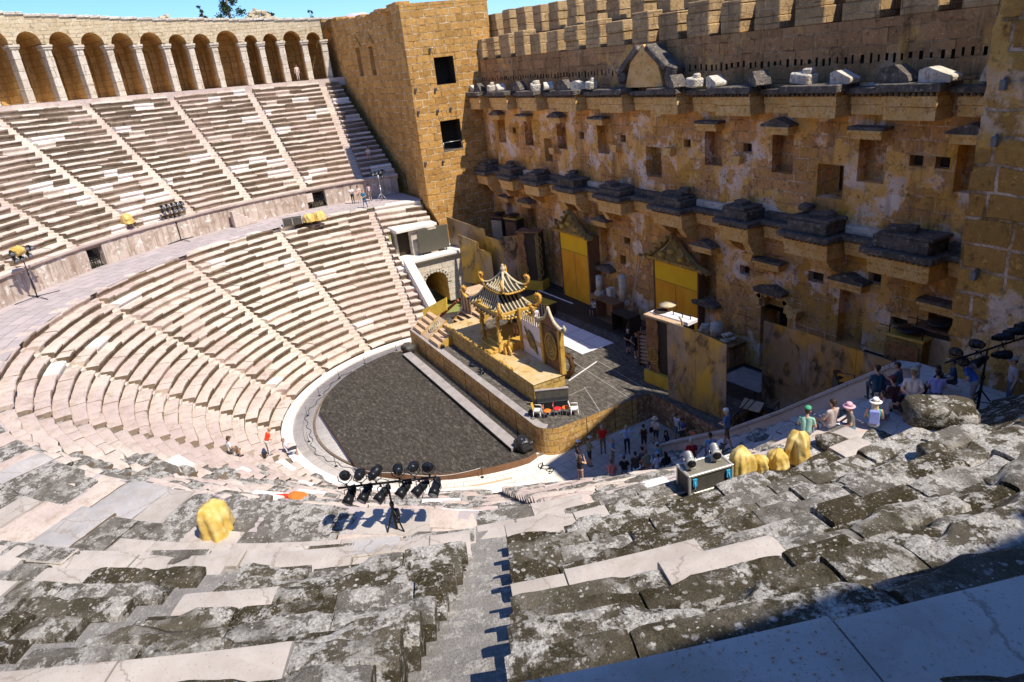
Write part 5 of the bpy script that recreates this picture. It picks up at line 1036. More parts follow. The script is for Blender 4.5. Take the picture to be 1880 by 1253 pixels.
# bags of rubbish
def lump(name, lab, cat, loc, dims, mat, sd, amp=.18, parent=None, squash=.25, rz=0, res=20):
    mb = MB(); U, V = res, int(res * 1.4); P = np.zeros((U, V, 3))
    for i, a in enumerate(np.linspace(-PI / 2, PI / 2, U)):
        for j, b in enumerate(np.linspace(0, 2 * PI, V)): P[i, j] = (cos(a) * cos(b), cos(a) * sin(b), sin(a))
    P = np.sign(P) * np.abs(P) ** .75; n = fbm(P + sd * 3.1, 1.6, 3, sd); rdg = 1 - np.abs(fbm(P + sd, 2.2, 2, sd + 4)); P = P * (1 + amp * n + amp * .7 * (rdg - .6))[..., None]; P[:, -1] = P[:, 0]
    P *= np.array(dims) / 2; P[..., 2] = np.maximum(P[..., 2] + dims[2] / 2 * .8, 0.0); mb.grid(P, smooth=True)
    o = mb.build(name, mat, parent, loc=loc, rz=rz); return tag(o, lab, cat) if lab else o
bagm = NT('black_bin_liner', .25, 0, .6); bagm.col((.02, .02, .022)); bagm.bump(bagm.noise(bagm.obj(), 9, 5, .6), .8, .05)
lump('rubbish_bag', 'shiny black rubbish bag at the near end of the stage front', 'bag', (9.85, -.75, ORZ + .43), (1.15, .95, .95), bagm.mat, 5); lump('rubbish_bag', 'dark crumpled heap at the far end of the stage front', 'bag', (-8.9, -.7, ORZ + .43), (1.3, 1.0, .8), M['case'], 8)
# foot lights on the rim and podium
for i, (x, y, z) in enumerate(((-4.5, .55, DK), (1.3, .9, DK), (1.7, .75, DK))):
    f = thing('floor_light', ['small black floor light lying near the far stage rim', 'black floor light by the middle of the stage rim', 'silver edged floor light by the middle of the stage rim'][i], 'floor light', (x, y, z), .5 * i); mb = MB(); mb.tube([(-.12, 0, .15), (.16, 0, .22)], [.12, .14], 10); mb.build('body', M['black'], f); mb = MB(); mb.box((0, 0, .03), (.3, .2, .05)); mb.tube([(0, -.13, .03), (0, -.13, .2), (0, .13, .2), (0, .13, .03)], .015, 6); mb.build('bracket', M['steel'], f)
# ------------------------------------------------------------------ people
_mc = {}
def cm(c, kind='cloth'):
    k = (tuple(c), kind)
    if k not in _mc: _mc[k] = flat(kind + '_' + str(len(_mc)), c, .75 if kind == 'cloth' else .55, 0, .15, 5, .25, .15)
    return _mc[k]
SK = {'l': (.56, .34, .24), 'm': (.45, .26, .17), 'd': (.26, .14, .09)}
def person(label, loc, face, pose='stand', shirt=(.3, .3, .3), legs=(.1, .1, .12), bare=0, skin='l', hair=(.04, .025, .018), long=False, arms='down', lean=.12, h=1.72, hat=None, vox=.022, sleeve=0, shoes=(.05, .05, .05), group=None, turn=0, knees=.0, extra=None, wide=1.0):
    """one continuous skinned body: face = (x, y) the person looks towards; bare: 0 long trousers, 1 shorts, 2 bare legs; sleeve 0 short, 1 long, -1 none"""
    s = h / 1.72; sit = pose == 'sit'; seat = .45; C = []
    V = lambda x, y, z: Vector((x, y, z))
    pz = seat + .12 if sit else .92
    def T(p):            # torso joints bend forward about the pelvis
        q = Vector(p) - V(0, 0, .92); a = -lean if sit else -lean * .3
        return V(q.x, q.y * cos(a) - q.z * sin(a), q.y * sin(a) + q.z * cos(a)) + V(0, 0, pz)
    w = wide; SKN, HAIR, SH, TR, SHO = 0, 1, 2, 3, 4
    add = lambda a, b, ra, rb, t: C.append((Vector(a) * s, Vector(b) * s, ra * s, rb * s, t))
    for sx in (-1, 1): add(T((sx * .055 * w, 0, .95)), T((sx * .06 * w, 0, 1.12)), .105 * w, .105 * w, SH); add(T((sx * .06 * w, 0, 1.12)), T((sx * .09, .01, 1.33)), .105 * w, .10, SH)
    add(T((-.13, 0, 1.385)), T((.13, 0, 1.385)), .065, .065, SH); add(T((-.07, .0, .92)), T((.07, .0, .92)), .115 * w, .115 * w, TR)
    add(T((0, -.01, 1.41)), T((0, .01, 1.52)), .055, .05, SKN)
    hc = T((0, .035, 1.62)); fw = V(sin(turn), cos(turn), -.12).normalized(); rt = V(cos(turn), -sin(turn), 0); up = rt.cross(fw)
    add(hc + up * .03 - fw * .01, hc + up * .03 + fw * .005, .095, .092, SKN); add(hc - up * .045 + fw * .035, hc - up * .07 + fw * .05, .062, .045, SKN)
    add(hc + fw * .095 + up * .0, hc + fw * .108 - up * .025, .014, .018, SKN)
    for sx in (-1, 1): add(hc + rt * sx * .092 + up * .005, hc + rt * sx * .095 - up * .02, .018, .014, SKN)
    if hair is not None:
        add(hc + up * .055 - fw * .022, hc + up * .06 + fw * .02, .098, .082, HAIR); add(hc + up * .0 - fw * .05, hc - up * .03 - fw * .045, .078, .06, HAIR)
        if long:
            for sx in (-.5, 0, .5): add(hc - fw * .06 + rt * sx * .1, hc - fw * .085 - up * .27 + rt * sx * .12, .06, .04, HAIR)
    A = {'down': ((.25, -.03, 1.13), (.27, .06, .89)), 'behind': ((.27, -.10, 1.13), (.06, -.19, .96)), 'cam': ((.25, .18, 1.24), (.07, .26, 1.54)), 'cross': ((.25, .10, 1.15), (-.06, .20, 1.19)), 'front': ((.26, .03, 1.13), (.07, .24, 1.06)), 'lap': ((.26, .06, 1.13), (.13, .33, 1.03)), 'hip': ((.36, -.05, 1.18), (.2, .05, 1.0))}
    for sx in (-1, 1):
        am = arms
        if arms == 'reach': am = None if sx > 0 else 'down' if not sit else 'lap'
        if arms == 'wave': am = None if sx < 0 else 'lap'
        if am is None: el, wr = ((.3, .22, 1.3), (.32, .50, 1.34)) if arms == 'reach' else ((.3, .2, 1.22), (.28, .42, 1.42))
        else: el, wr = A[am]
        shd = T((sx * .185, 0, 1.385)); el = T((sx * el[0], el[1], el[2])); wr = T((sx * wr[0], wr[1], wr[2])); d = (wr - el).normalized(); side = d.cross(V(0, 0, 1)); side = side.normalized() if side.length > .1 else V(1, 0, 0)
        mid = shd.lerp(el, .6)
        add(shd, mid, .058, .052, SKN if sleeve < 0 else SH); add(mid, el, .049, .042, SH if sleeve > 0 else SKN); add(el, wr, .041, .029, SH if sleeve > 0 else SKN)
        pa = wr + d * .05; add(wr, pa, .03, .034, SKN)          # palm, fingers, thumb
        for i, L in enumerate((.060, .072, .068, .052)):
            o = side * ((i - 1.5) * .021); k = pa + d * .022 + o; m_ = k + d * L * .6; e = m_ + (d * .7 + V(0, 0, -.5)) * L * .55; add(k, m_, .0105, .0095, SKN); add(m_, e, .0095, .008, SKN)
        add(wr + d * .02 + side * -.03 * sx, wr + d * .06 + side * -.062 * sx, .012, .009, SKN)
    for sx in (-1, 1):
        if sit:
            hp = V(sx * .085 * w, 0, seat + .11); kn = V(sx * (.12 + knees), .44, seat + .14 + (.12 if sx < 0 and knees else 0)); an = V(sx * .11, .42 + .06 * sx, .10)
        elif pose == 'stride': hp = V(sx * .085, 0, .9); kn = V(sx * .09, .10 * sx, .49); an = V(sx * .09, .20 * sx - .04, .09)
        else: hp = V(sx * .085, 0, .9); kn = V(sx * .095, .02, .49); an = V(sx * .10, -.02, .09)
        th = hp.lerp(kn, .62); add(hp, th, .088 * w, .072, TR if bare < 2 else SKN); add(th, kn, .070, .055, TR if bare == 0 or bare == 1 else SKN)
        cf = kn.lerp(an, .3); add(kn, cf, .052, .054, TR if bare == 0 else SKN); add(cf, an, .053, .036, TR if bare == 0 else SKN)
        add(an + V(0, -.02, -.035), an + V(sx * .02, .15, -.055), .042, .034, SHO)
    mb = MB()
    for a, b, ra, rb, t in C: mb.capsule(a, b, ra, rb, n=10 if ra > .03 else 7)
    o = mb.build('body', [cm(SK[skin], 'skin'), cm(hair or (.3, .3, .3), 'hair'), cm(shirt), cm(legs), cm(shoes, 'shoe')], None, recalc=False)
    md = o.modifiers.new('r', 'REMESH'); md.mode = 'VOXEL'; md.voxel_size = vox
    dg = bpy.context.evaluated_depsgraph_get(); me = bpy.data.meshes.new_from_object(o.evaluated_get(dg)); old = o.data
    me.materials.clear()
    for q in old.materials: me.materials.append(q)
    o.modifiers.clear(); o.data = me; bpy.data.meshes.remove(old); me.name = 'body'
    n = len(me.polygons); ctr = np.zeros(n * 3); me.polygons.foreach_get('center', ctr); ctr = ctr.reshape(-1, 3); best = np.full(n, 1e9); lab = np.zeros(n, int)
    for a, b, ra, rb, t in C:
        a_, b_ = np.array(a), np.array(b); d = b_ - a_; tt = np.clip(((ctr - a_) @ d) / max(d @ d, 1e-9), 0, 1); D = np.linalg.norm(ctr - a_ - tt[:, None] * d, axis=1) - (ra + (rb - ra) * tt)
        k = D < best; best[k] = D[k]; lab[k] = t
    me.polygons.foreach_set('material_index', lab); me.polygons.foreach_set('use_smooth', [True] * n); me.update()
    P = thing('person', label, 'person', loc, math.atan2(-(face[0] - loc[0]), face[1] - loc[1]), group); o.parent = P
    mb = MB()
    for sx in (-1, 1): mb.lathe([(0, -.009), (.011, -.004), (.011, .004), (0, .009)], tuple((hc + fw * .092 + rt * sx * .034 + up * .02) * s), 8)
    mb.build('eyes', M['black'], P)
    if hat:
        c, kind = hat; q = (hc + up * .075) * s; hm = cm(c); mb = MB()
        mb.lathe([(.103, -.01), (.106, .03), (.085, .085), (.04, .105), (0, .108)] if kind == 'cap' else [(.105, -.01), (.10, .07), (.075, .11), (0, .115)], tuple(q), 18)
        if kind == 'cap': e = q + fw * .10; mb.box(tuple(e), (.15, .14, .014), rz=-turn)
        else: mb.lathe([(.19, -.035), (.20, -.02), (.104, .0), (.10, -.012)], tuple(q), 22)
        mb.build('cap' if kind == 'cap' else 'sun_hat', hm, P)
        if kind == 'band': mb = MB(); mb.lathe([(.107, .0), (.107, .032), (.104, .034), (.104, -.002)], tuple(q), 22); mb.build('hat_band', M['black'], P)
    if extra:
        mb = MB(); kind, c = extra
        if kind == 'backpack': q = T((0, -.17, 1.22)) * s; mb.box(tuple(q), (.30, .16, .42), rx=-lean if sit else 0)
        elif kind == 'bag': q = V(.27, .02, .85) * s; mb.box(tuple(q), (.12, .30, .30)); mb.tube([V(.27, .0, 1.0) * s, T((.1, .02, 1.44)) * s, T((-.1, -.05, 1.44)) * s], .012, 6)
        elif kind == 'lanyard':
            mb.tube([T((-.06, .07, 1.45)) * s, T((0, .125, 1.16)) * s, T((.06, .07, 1.45)) * s], .008, 5); mb.box(tuple(T((0, .13, 1.1)) * s), (.08, .012, .11))
        elif kind == 'camera': q = (hc + fw * .2) * s; mb.box(tuple(q), (.13, .07, .08)); mb.tube([q, q + fw * .12], .035, 8)
        elif kind == 'phone': q = T((0, .3, 1.12)) * s; mb.box(tuple(q), (.08, .02, .15), rx=-.6)
        elif kind == 'paper': q = T((.05, .36, 1.06)) * s; mb.box(tuple(q), (.21, .28, .01), rx=.3)
        o2 = mb.build({'backpack': 'backpack', 'bag': 'shoulder_bag', 'lanyard': 'lanyard', 'camera': 'camera', 'phone': 'phone', 'paper': 'paper_sheet'}[kind], cm(c), None, bevel=.02 if kind in ('backpack', 'bag') else 0)
        if kind == 'lanyard': o2.parent = P
        else:
            o2.matrix_world = P.matrix_basis @ Matrix.Identity(4); o2.location = P.location; o2.rotation_euler = P.rotation_euler
            tag(o2, {'backpack': 'backpack worn by the ', 'bag': 'shoulder bag carried by the ', 'camera': 'black camera held up by the ', 'phone': 'phone in the hands of the ', 'paper': 'white paper sheet held by the '}[kind] + ' '.join(label.split()[1:9]), {'backpack': 'backpack', 'bag': 'bag', 'camera': 'camera', 'phone': 'phone', 'paper': 'paper'}[kind])
    return P
gde = (13.2, 3.6)
# the guided group on the floor below the stage
person('person in white cap, black top and white trousers standing at group edge', (12.75, 1.04, ORZ), (13.6, 4), shirt=(.03, .03, .035), legs=(.72, .68, .66), hat=((.8, .79, .77), 'cap'), arms='front', sleeve=-1, h=1.66)
person('person in olive shirt and dark shorts standing beside the white capped one', (13.05, 1.62, ORZ), (13.6, 4), shirt=(.24, .23, .13), legs=(.035, .035, .035), bare=1, hat=((.55, .55, .5), 'cap'), arms='cross', h=1.82)
person('person in bright red shirt and brown trousers standing by the stage facing', (12.43, 2.98, ORZ), (15, 1.5), shirt=(.66, .025, .02), legs=(.22, .16, .10), hair=(.35, .27, .2), arms='down', h=1.82)
person('person in grey blue shirt and khaki shorts with blue lanyard, arm stretched out', (13.92, 2.53, ORZ), (16, 3.5), shirt=(.30, .37, .47), legs=(.45, .37, .27), bare=1, hair=(.3, .22, .16), arms='reach', extra=('lanyard', (.05, .25, .8)), h=1.8, wide=1.15)
person('person in pale blue polo shirt with lanyard and black trousers, guide of group', (13.27, 4.04, ORZ), (17, 2), shirt=(.47, .57, .78), legs=(.03, .03, .035), hair=(.35, .28, .2), arms='hip', extra=('lanyard', (.05, .2, .7)), h=1.8)
person('person with dark hair in black sleeveless dress standing before seated group', (13.68, 4.92, ORZ), (12, 6), shirt=(.05, .025, .02), legs=(.05, .025, .02), bare=1, sleeve=-1, arms='front', h=1.66, long=False)
person('person in beige sun hat and beige shirt standing near the brown panel wall', (13.51, 5.92, ORZ), (14.5, 3), shirt=(.60, .53, .46), legs=(.06, .05, .06), bare=1, hat=((.68, .55, .40), 'hat'), arms='cross', h=1.74, extra=('bag', (.02, .02, .02)))
person('person with long dark hair sitting low on the floor in navy', (14.0, 6.35, ORZ - .42), (13.6, 4), 'sit', (.02, .025, .045), (.03, .035, .06), long=True, arms='lap')
person('person in white T-shirt and teal shorts leaning by the brown panel wall', (13.97, 7.1, ORZ), (14.6, 3), shirt=(.72, .66, .68), legs=(.10, .26, .30), bare=1, arms='behind', h=1.74)
person('person in navy shirt with white and orange front by the brown wall', (14.45, 7.05, ORZ), (15, 3), shirt=(.06, .09, .22), legs=(.08, .07, .07), bare=1, arms='front', h=1.68, extra=('lanyard', (.8, .75, .7)))
person('person in orange top partly hidden behind the stone parapet', (15.55, 6.9, ORZ), (15, 3), shirt=(.60, .16, .04), legs=(.08, .05, .05), arms='cam', h=1.6)
person('person in black and orange top photographing at the near edge of group', (15.35, -.45, .26), (13, 6), shirt=(.03, .03, .035), legs=(.50, .30, .28), bare=1, hair=(.10, .05, .03), arms='cam', sleeve=-1, extra=('camera', (.02, .02, .02)), h=1.7, long=True)
person('person in coral pink top sitting with back turned in front row', (15.5, 1.35, -.35), gde, 'sit', (.80, .24, .20), (.6, .5, .45), hair=(.18, .10, .06), arms='lap', wide=1.1)
person('person in black T-shirt and blue cap sitting in front row', (15.6, 2.1, -.35), gde, 'sit', (.025, .025, .028), (.2, .2, .22), hat=((.14, .17, .26), 'cap'), arms='lap')
person('person in dark brown shirt sitting between black T-shirt and grey shirt', (15.75, 2.75, -.3), gde, 'sit', (.10, .07, .06), (.08, .08, .1), arms='lap')
person('person in grey shirt with dark hair sitting left of teal shirt', (15.6, 3.35, -.3), gde, 'sit', (.16, .14, .15), (.2, .18, .2), arms='front')
person('person in green camouflage shirt with orange cloth sitting in second row', (16.35, 3.0, .0), gde, 'sit', (.28, .27, .17), (.50, .20, .07), hair=(.2, .12, .07), arms='lap', wide=1.15)
person('person in white T-shirt and blue cap sitting in second row', (17.6, 2.75, .55), gde, 'sit', (.74, .70, .74), (.16, .2, .3), hat=((.26, .38, .55), 'cap'), arms='lap', wide=1.15)
person('person in pale teal shirt and grey cap sitting nearest the guide', (15.5, 4.45, -.55), (12, 5), 'sit', (.24, .40, .40), (.2, .25, .3), hat=((.36, .42, .45), 'cap'), arms='lap')
person('person in dark hooded top with long black hair sitting beside the white T-shirt', (18.2, 2.75, .9), gde, 'sit', (.015, .016, .025), (.04, .04, .05), long=True, arms='lap', sleeve=1)
person('person in crimson shirt with grey hair sitting on the shaded seats', (19.6, 3.09, 2.15), (14, 6), 'sit', (.44, .02, .025), (.1, .1, .14), hair=(.50, .45, .38), arms='lap', sleeve=1)
person('person in light blue top sitting on the shaded seats above the crimson shirt', (21.47, 2.49, 3.55), (15, 6), 'sit', (.20, .36, .60), (.12, .14, .25), hair=(.06, .035, .02), arms='lap')
person('person with white hair in blue shirt and brown shorts walking up shaded seats', (22.1, 2.8, 4.46), (18, 1), 'stride', (.10, .19, .36), (.13, .10, .075), bare=1, hair=(.75, .73, .70), arms='front', h=1.85, vox=.018)
# resting group on the walkway by the right tower
person('person in green cap and mint T-shirt sitting with back turned at row end', (28.0, .25, 8.3), (26, 4), 'sit', (.30, .52, .42), (.2, .22, .25), hat=((.08, .36, .20), 'cap'), arms='lap', vox=.016)
person('person in grey T-shirt sitting sideways with one arm over the knees', (28.15, 1.25, 8.25), (26.5, 1.5), 'sit', (.40, .34, .33), (.30, .28, .30), bare=1, arms='lap', vox=.016, lean=-.05, h=1.84, shoes=(.03, .03, .04), knees=.1)
person('person in pink sun hat and black and white patterned top sitting', (28.55, 1.7, 8.2), (27, 0), 'sit', (.16, .15, .14), (.08, .16, .28), hat=((.70, .42, .50), 'hat'), arms='lap', vox=.016, hair=(.3, .2, .12), extra=('paper', (.8, .8, .8)))
person('person in white banded sun hat with blond hair and teal top sitting', (28.85, 2.35, 8.2), (27, 5), 'sit', (.02, .36, .32), (.28, .32, .42), hat=((.82, .80, .78), 'band'), hair=(.72, .55, .30), long=True, arms='lap', sleeve=-1, vox=.016, extra=('backpack', (.22, .26, .58)))
person('person in pale patterned shirt and blue shorts standing with hands behind back', (29.3, 3.45, 8.64), (27.2, 6.5), shirt=(.62, .55, .52), legs=(.02, .11, .27), bare=1, skin='l', hair=(.16, .11, .07), arms='behind', h=1.84, vox=.012, hat=((.42, .36, .24), 'cap'), turn=.3, shoes=(.16, .15, .15), wide=1.08)
person('person in dark plaid shirt sitting low by the grey stair rails', (27.55, 4.35, 8.25), (25.5, 5.5), 'sit', (.04, .09, .13), (.05, .07, .1), arms='lap', vox=.016, sleeve=1, h=1.8)
person('person in navy top waving one hand up by the rusty sheets', (28.05, 4.75, 8.5), (25.5, 4), 'sit', (.05, .09, .13), (.06, .06, .09), skin='m', arms='wave', vox=.016, sleeve=0)
person('person in white top holding a small child while sitting', (28.75, 3.0, 8.25), (26.6, 4), 'sit', (.50, .48, .52), (.16, .16, .2), skin='l', arms='front', vox=.016)
person('person in maroon top and red cap sitting behind the child', (28.45, 3.9, 8.35), (26.5, 4.5), 'sit', (.12, .04, .04), (.05, .05, .06), hat=((.16, .03, .03), 'cap'), arms='lap', vox=.016)
person('person in black T-shirt and blue cap sitting left of the standing man', (28.95, 3.75, 8.3), (26.5, 4.0), 'sit', (.015, .015, .017), (.04, .04, .05), hat=((.16, .24, .42), 'cap'), arms='reach', vox=.016, wide=1.1)
person('person in lavender shirt with dark strap sitting behind the larger boulder', (29.2, 4.95, 8.55), (27.5, 7.5), 'sit', (.40, .38, .66), (.1, .1, .15), arms='lap', vox=.016)
person('person in dark top with sunglasses on dark hair sitting behind boulder', (28.95, 5.5, 8.45), (27.5, 5.5), 'sit', (.03, .03, .04), (.04, .04, .05), arms='lap', vox=.018)
person('person with grey hair in navy shirt sitting nearest the near tower corner', (28.95, 6.35, 8.45), (27, 5.0), 'sit', (.03, .05, .13), (.06, .06, .08), skin='m', hair=(.05, .04, .035), arms='lap', vox=.018)
person('person in bright blue polo shirt bending forward behind the boulder', (29.95, 5.7, 8.64), (28.2, 5.2), shirt=(.06, .16, .60), legs=(.30, .29, .30), bare=1, hat=((.05, .05, .07), 'cap'), arms='front', lean=1.9, vox=.018, h=1.78, wide=1.1)
person('person in grey shirt standing behind the tripod of lamps', (30.6, 6.55, 8.64), (28, 4), shirt=(.45, .40, .44), legs=(.14, .16, .2), hat=((.42, .42, .44), 'cap'), arms='down', vox=.018)
# on the stage
person('person with grey hair in black clothes standing left of the pair on deck', (5.5, 10.2, DK), (8, 9.5), shirt=(.02, .02, .022), legs=(.025, .025, .028), bare=1, hair=(.42, .38, .34), arms='front', h=1.78)
person('person with red hair in black clothes and white shoes on deck', (6.38, 10.2, DK), (8, 10), shirt=(.015, .015, .017), legs=(.02, .02, .02), bare=1, hair=(.20, .08, .03), arms='hip', h=1.80, shoes=(.75, .75, .75))
person('person in white T-shirt and navy shorts sitting before the stone plinth drinking', (-2.4, 12.95, DK - .1), (-1, 8), 'sit', (.68, .68, .72), (.04, .05, .09), bare=1, arms='cam', skin='m')
person('person in black shirt standing inside the pagoda', (1.25, 3.9, TOP + .6), (3, 2), shirt=(.03, .03, .03), legs=(.3, .2, .13), bare=1, arms='cam')
person('person in white shirt standing on deck behind the pagoda', (-3.0, 7.9, DK), (0, 6), shirt=(.66, .62, .72), legs=(.2, .2, .28), arms='down', h=1.78)
person('person in grey trousers standing in the shade of the dragon gate', (9.75, 8.6, DK), (8, 6), shirt=(.06, .06, .055), legs=(.22, .21, .18), arms='down', h=1.7)
person('person in dark clothes crouching among cables behind the two women', (3.9, 12.9, DK - .15), (5, 9), 'sit', (.05, .04, .04), (.1, .1, .13), skin='m', hair=(.10, .03, .02), arms='lap')
# far away on the walkway and seats
person('person in white T-shirt and black trousers on the far walkway', (-28.8, 2.45, DZ), (-25, 1), shirt=(.74, .72, .72), legs=(.03, .03, .03), skin='m', arms='cross')
person('person in pale pink top and beige trousers on the far walkway', (-28.4, 3.0, DZ), (-25, 1), shirt=(.70, .52, .46), legs=(.56, .40, .28), hair=(.08, .05, .03), long=True, arms='front')
person('person in blue denim clothes walking down from the far walkway', (-25.3, 2.6, DZ), (-22, -1), 'stride', (.05, .22, .34), (.04, .16, .32), arms='front', hair=(.16, .09, .05))
person('person in grey T-shirt and beige shorts with pink backpack on far walkway', (-28.3, 4.1, DZ), (-32, 4), shirt=(.22, .18, .20), legs=(.55, .46, .36), bare=1, arms='down', extra=('backpack', (.6, .45, .48)))
person('person in pale top sitting alone high on the far shaded seats', (-32.7, 6.1, 12.1), (-20, 0), 'sit', (.62, .50, .46), (.3, .22, .2), bare=1, arms='lap')
person('person in pale pink clothes standing inside the far arcade', (47.9 * cos(rad(-184.6)), 47.9 * sin(rad(-184.6)), 20.6), (0, 0), shirt=(.7, .55, .5), legs=(.6, .5, .45))
person('person in white T-shirt and dark shorts sitting on sunlit lower seats', (3.27, -15.63, 1.72), (0, 0), 'sit', (.78, .76, .76), (.13, .12, .10), bare=1, skin='m', hat=((.10, .06, .03), 'cap'), arms='front', vox=.02)
person('person in orange red T-shirt and pale trousers bending on sunlit lower seats', (2.3, -13.6, .72), (0, -5), shirt=(.82, .07, .02), legs=(.72, .68, .62), hair=(.35, .22, .12), arms='front', lean=1.7, vox=.02)
person('person in lavender top and shorts reclining on the lowest sunlit row', (.85, -12.35, -.62), (2.5, -6), 'sit', (.52, .54, .80), (.04, .05, .07), bare=1, hair=(.28, .14, .07), arms='lap', lean=-.35, vox=.02)
# a small child on the lap
person('person, a small child in red sitting on the lap of the white top', (28.5, 3.22, 8.62), (27.5, 1.5), 'sit', (.30, .05, .06), (.3, .3, .35), h=1.0, vox=.014, arms='lap')

# ------------------------------------------------------------------ stage lights
def spot(mb_b, mb_l, mb_y, p, d, L=.46, r=.15):
    p, d = Vector(p), Vector(d).normalized(); a = p - d * L * .45; b = p + d * L * .55
    mb_b.tube([a, a + d * .06, a + d * L * .55, a + d * L * .58, b], [r * .62, r * .85, r * .85, r, r], 14); mb_l.tube([b - d * .012, b + d * .004], r * .9, 14)
    s = d.cross(Vector((0, 0, 1))).normalized(); mb_b.box(tuple(a - d * .05), (.12, .12, .12))
    return s
def stand(lab, base, hgt, barlen, bardir, lamps, sprd=.7, feet=3, tarp=False, mat='black'):
    G = thing('light_stand', lab, 'light stand', base); mb = MB(); mb.tube([(0, 0, 0), (0, 0, hgt * .55)], .045, 10); mb.tube([(0, 0, hgt * .5), (0, 0, hgt)], .032, 10); mb.tube([(0, 0, hgt * .52), (0, 0, hgt * .58)], .065, 10); mb.build('pole', M[mat], G)
    mb = MB()
    for i in range(feet): t = i * 2 * PI / feet + .5; mb.tube([(0, 0, .75 if feet == 3 else .12), (sprd * cos(t), sprd * sin(t), .03)], .026, 6); mb.tube([(0, 0, .3 if feet == 3 else .1), (sprd * .55 * cos(t), sprd * .55 * sin(t), .3 if feet == 3 else .06)], .015, 6)
    mb.build('tripod_base', M[mat], G)
    u = Vector(bardir).normalized(); mb = MB(); mb.tube([Vector((0, 0, hgt)) - u * barlen / 2, Vector((0, 0, hgt)) + u * barlen / 2], .034, 8); mb.build('crossbar', M['black'], G)
    for off, dz, d in lamps:
        c = Vector((0, 0, hgt)) + u * off + Vector((0, 0, dz)); b = MB(); l = MB(); s = spot(b, l, None, c, d); o = b.build('spotlight', M['black'], G); l.build('lens', M['glass'], o)
        y = MB(); q = Vector((0, 0, hgt)) + u * off; k = Vector((0, 0, -.06 if dz > 0 else .06))
        y.tube([c + s * .18, c + s * .18 + k * 2.4, q + k * 0 + (c - q) * .2 , c - s * .18 + k * 2.4, c - s * .18], .014, 5); y.tube([q, q + (c - q) * .3], .03, 6); y.build('yoke', M['black'], o)
        if dz < 0: w = MB(); w.tube([q + u * .08, q + u * .14 + Vector((0, 0, -.42)), c + Vector((0, 0, -.32)), c - Vector(d).normalized() * .2], .009, 5); w.build('cable', M['rubber'], o)
    return G
def drape(name, lab, cat, loc, dims, mat, sd, rz=0):
    mb = MB(); U, V = 22, 56; P = np.zeros((U, V, 3)); r = np.random.default_rng(sd); ph = r.uniform(0, 6.28, 6)
    for i, t in enumerate(np.linspace(0, 1, U)):
        for j, b in enumerate(np.linspace(0, 2 * PI, V)):
            fold = .10 * sin(3 * b + ph[0] + 1.5 * t) + .08 * sin(5 * b + ph[1] - t * 2) + .06 * sin(9 * b + ph[2] + t * 3); q = (1 - t ** 6) ** .6 * (1 - .14 * t)
            R = q * (1 + fold * (1.1 - .5 * t)) * (1 / max(abs(cos(b)), abs(sin(b)))) ** .55; P[i, j] = (R * cos(b) + .12 * t * cos(ph[3]), R * sin(b) + .12 * t * sin(ph[3]), t * 2 + .10 * sin(2 * b + ph[4]) * t * q)
    n = fbm(P + sd, 2.0, 3, sd); P[..., 0] *= 1 + .07 * n; P[..., 1] *= 1 + .07 * n; P[..., 2] *= 1 + .05 * n; P[:, -1] = P[:, 0]; P *= np.array(dims) / 2; mb.grid(P, smooth=True)
    return tag(mb.build(name, mat, None, loc=loc, rz=rz), lab, cat)
u1 = (.444, .896, 0); st = (-.86, .38, -.35)
lam = [(o, .36 + random.gauss(0, .04), (st[0] + random.gauss(0, .16), st[1] + random.gauss(0, .2), st[2] + random.gauss(0, .14))) for o in (-1.13, -.72, -.3, .36, .78, 1.2)] + [(o, -.30 + random.gauss(0, .03), (.35 + random.gauss(0, .25), -.75 + random.gauss(0, .2), -.45)) for o in (-1.1, -.66, -.2, .42, .88, 1.3)]
s1 = stand('black light stand with two rows of lamps on a crossbar, nearest the camera', (24.39, -12.28, DZ), 1.62, 2.75, u1, lam, .28)
mb = MB(); mb.box((0, .1, .55), (.16, .12, .22)); mb.tube([(.05, .1, .4), (.16, .1, .4), (.16, .1, .7), (.05, .1, .7)], .01, 5); mb.build('winch', M['iron'], s1)
lam = [(-1.0, .25, (-.7, .6, -.3)), (-.7, -.2, (-.6, .7, -.4)), (-.35, .3, (-.8, .5, -.3)), (-.2, -.35, (-.2, -.9, -.3)), (.45, .28, (.5, .7, .1)), (.8, .34, (.6, .7, .1)), (1.15, .42, (.7, .6, .15)), (.5, -.36, (.4, .8, -.1))]
stand('black tripod light stand with lamps before the right tower', (30.15, 5.7, DZ), 2.15, 2.7, (.42, .86, .22), lam, .55)
lam = [(-.9, .2, (.7, .6, -.3)), (-.5, .25, (.7, .5, -.3)), (-.1, .25, (.8, .5, -.4)), (.3, .25, (.8, .3, -.3)), (.7, .25, (.8, .2, -.3)), (-.6, -.25, (.8, .4, -.4)), (.1, -.25, (.8, .4, -.4)), (.6, -.25, (.8, .4, -.4))]
s2 = stand('black light stand with yellow covers at the left edge of walkway', (-16.2, -24.3, DZ), 3.2, 2.6, (.75, -.55, 0), lam, 1.5, 4); lump('cloth_cover', None, None, (.1, -.1, 3.15), (1.1, .8, .7), M['tarp'], 31, parent=s2)
stand('black light stand on the walkway near the small white staircase', (-27.0, -14.0, DZ), 3.0, 2.3, (.3, -.9, 0), [(a, b, (.85, .35, -.35)) for a in (-.9, -.5, -.1, .35, .8) for b in (.22, -.24)], 1.3, 4)
stand('thin light stand beside the far group by the golden tower', (-27.3, 5.0, DZ), 2.6, 1.9, (.5, -.85, 0), [(a, .2, (.8, .1, -.3)) for a in (-.8, -.3, .3, .8)] + [(-.5, -.25, (.8, .1, -.3))], .7, 3, mat='steel')
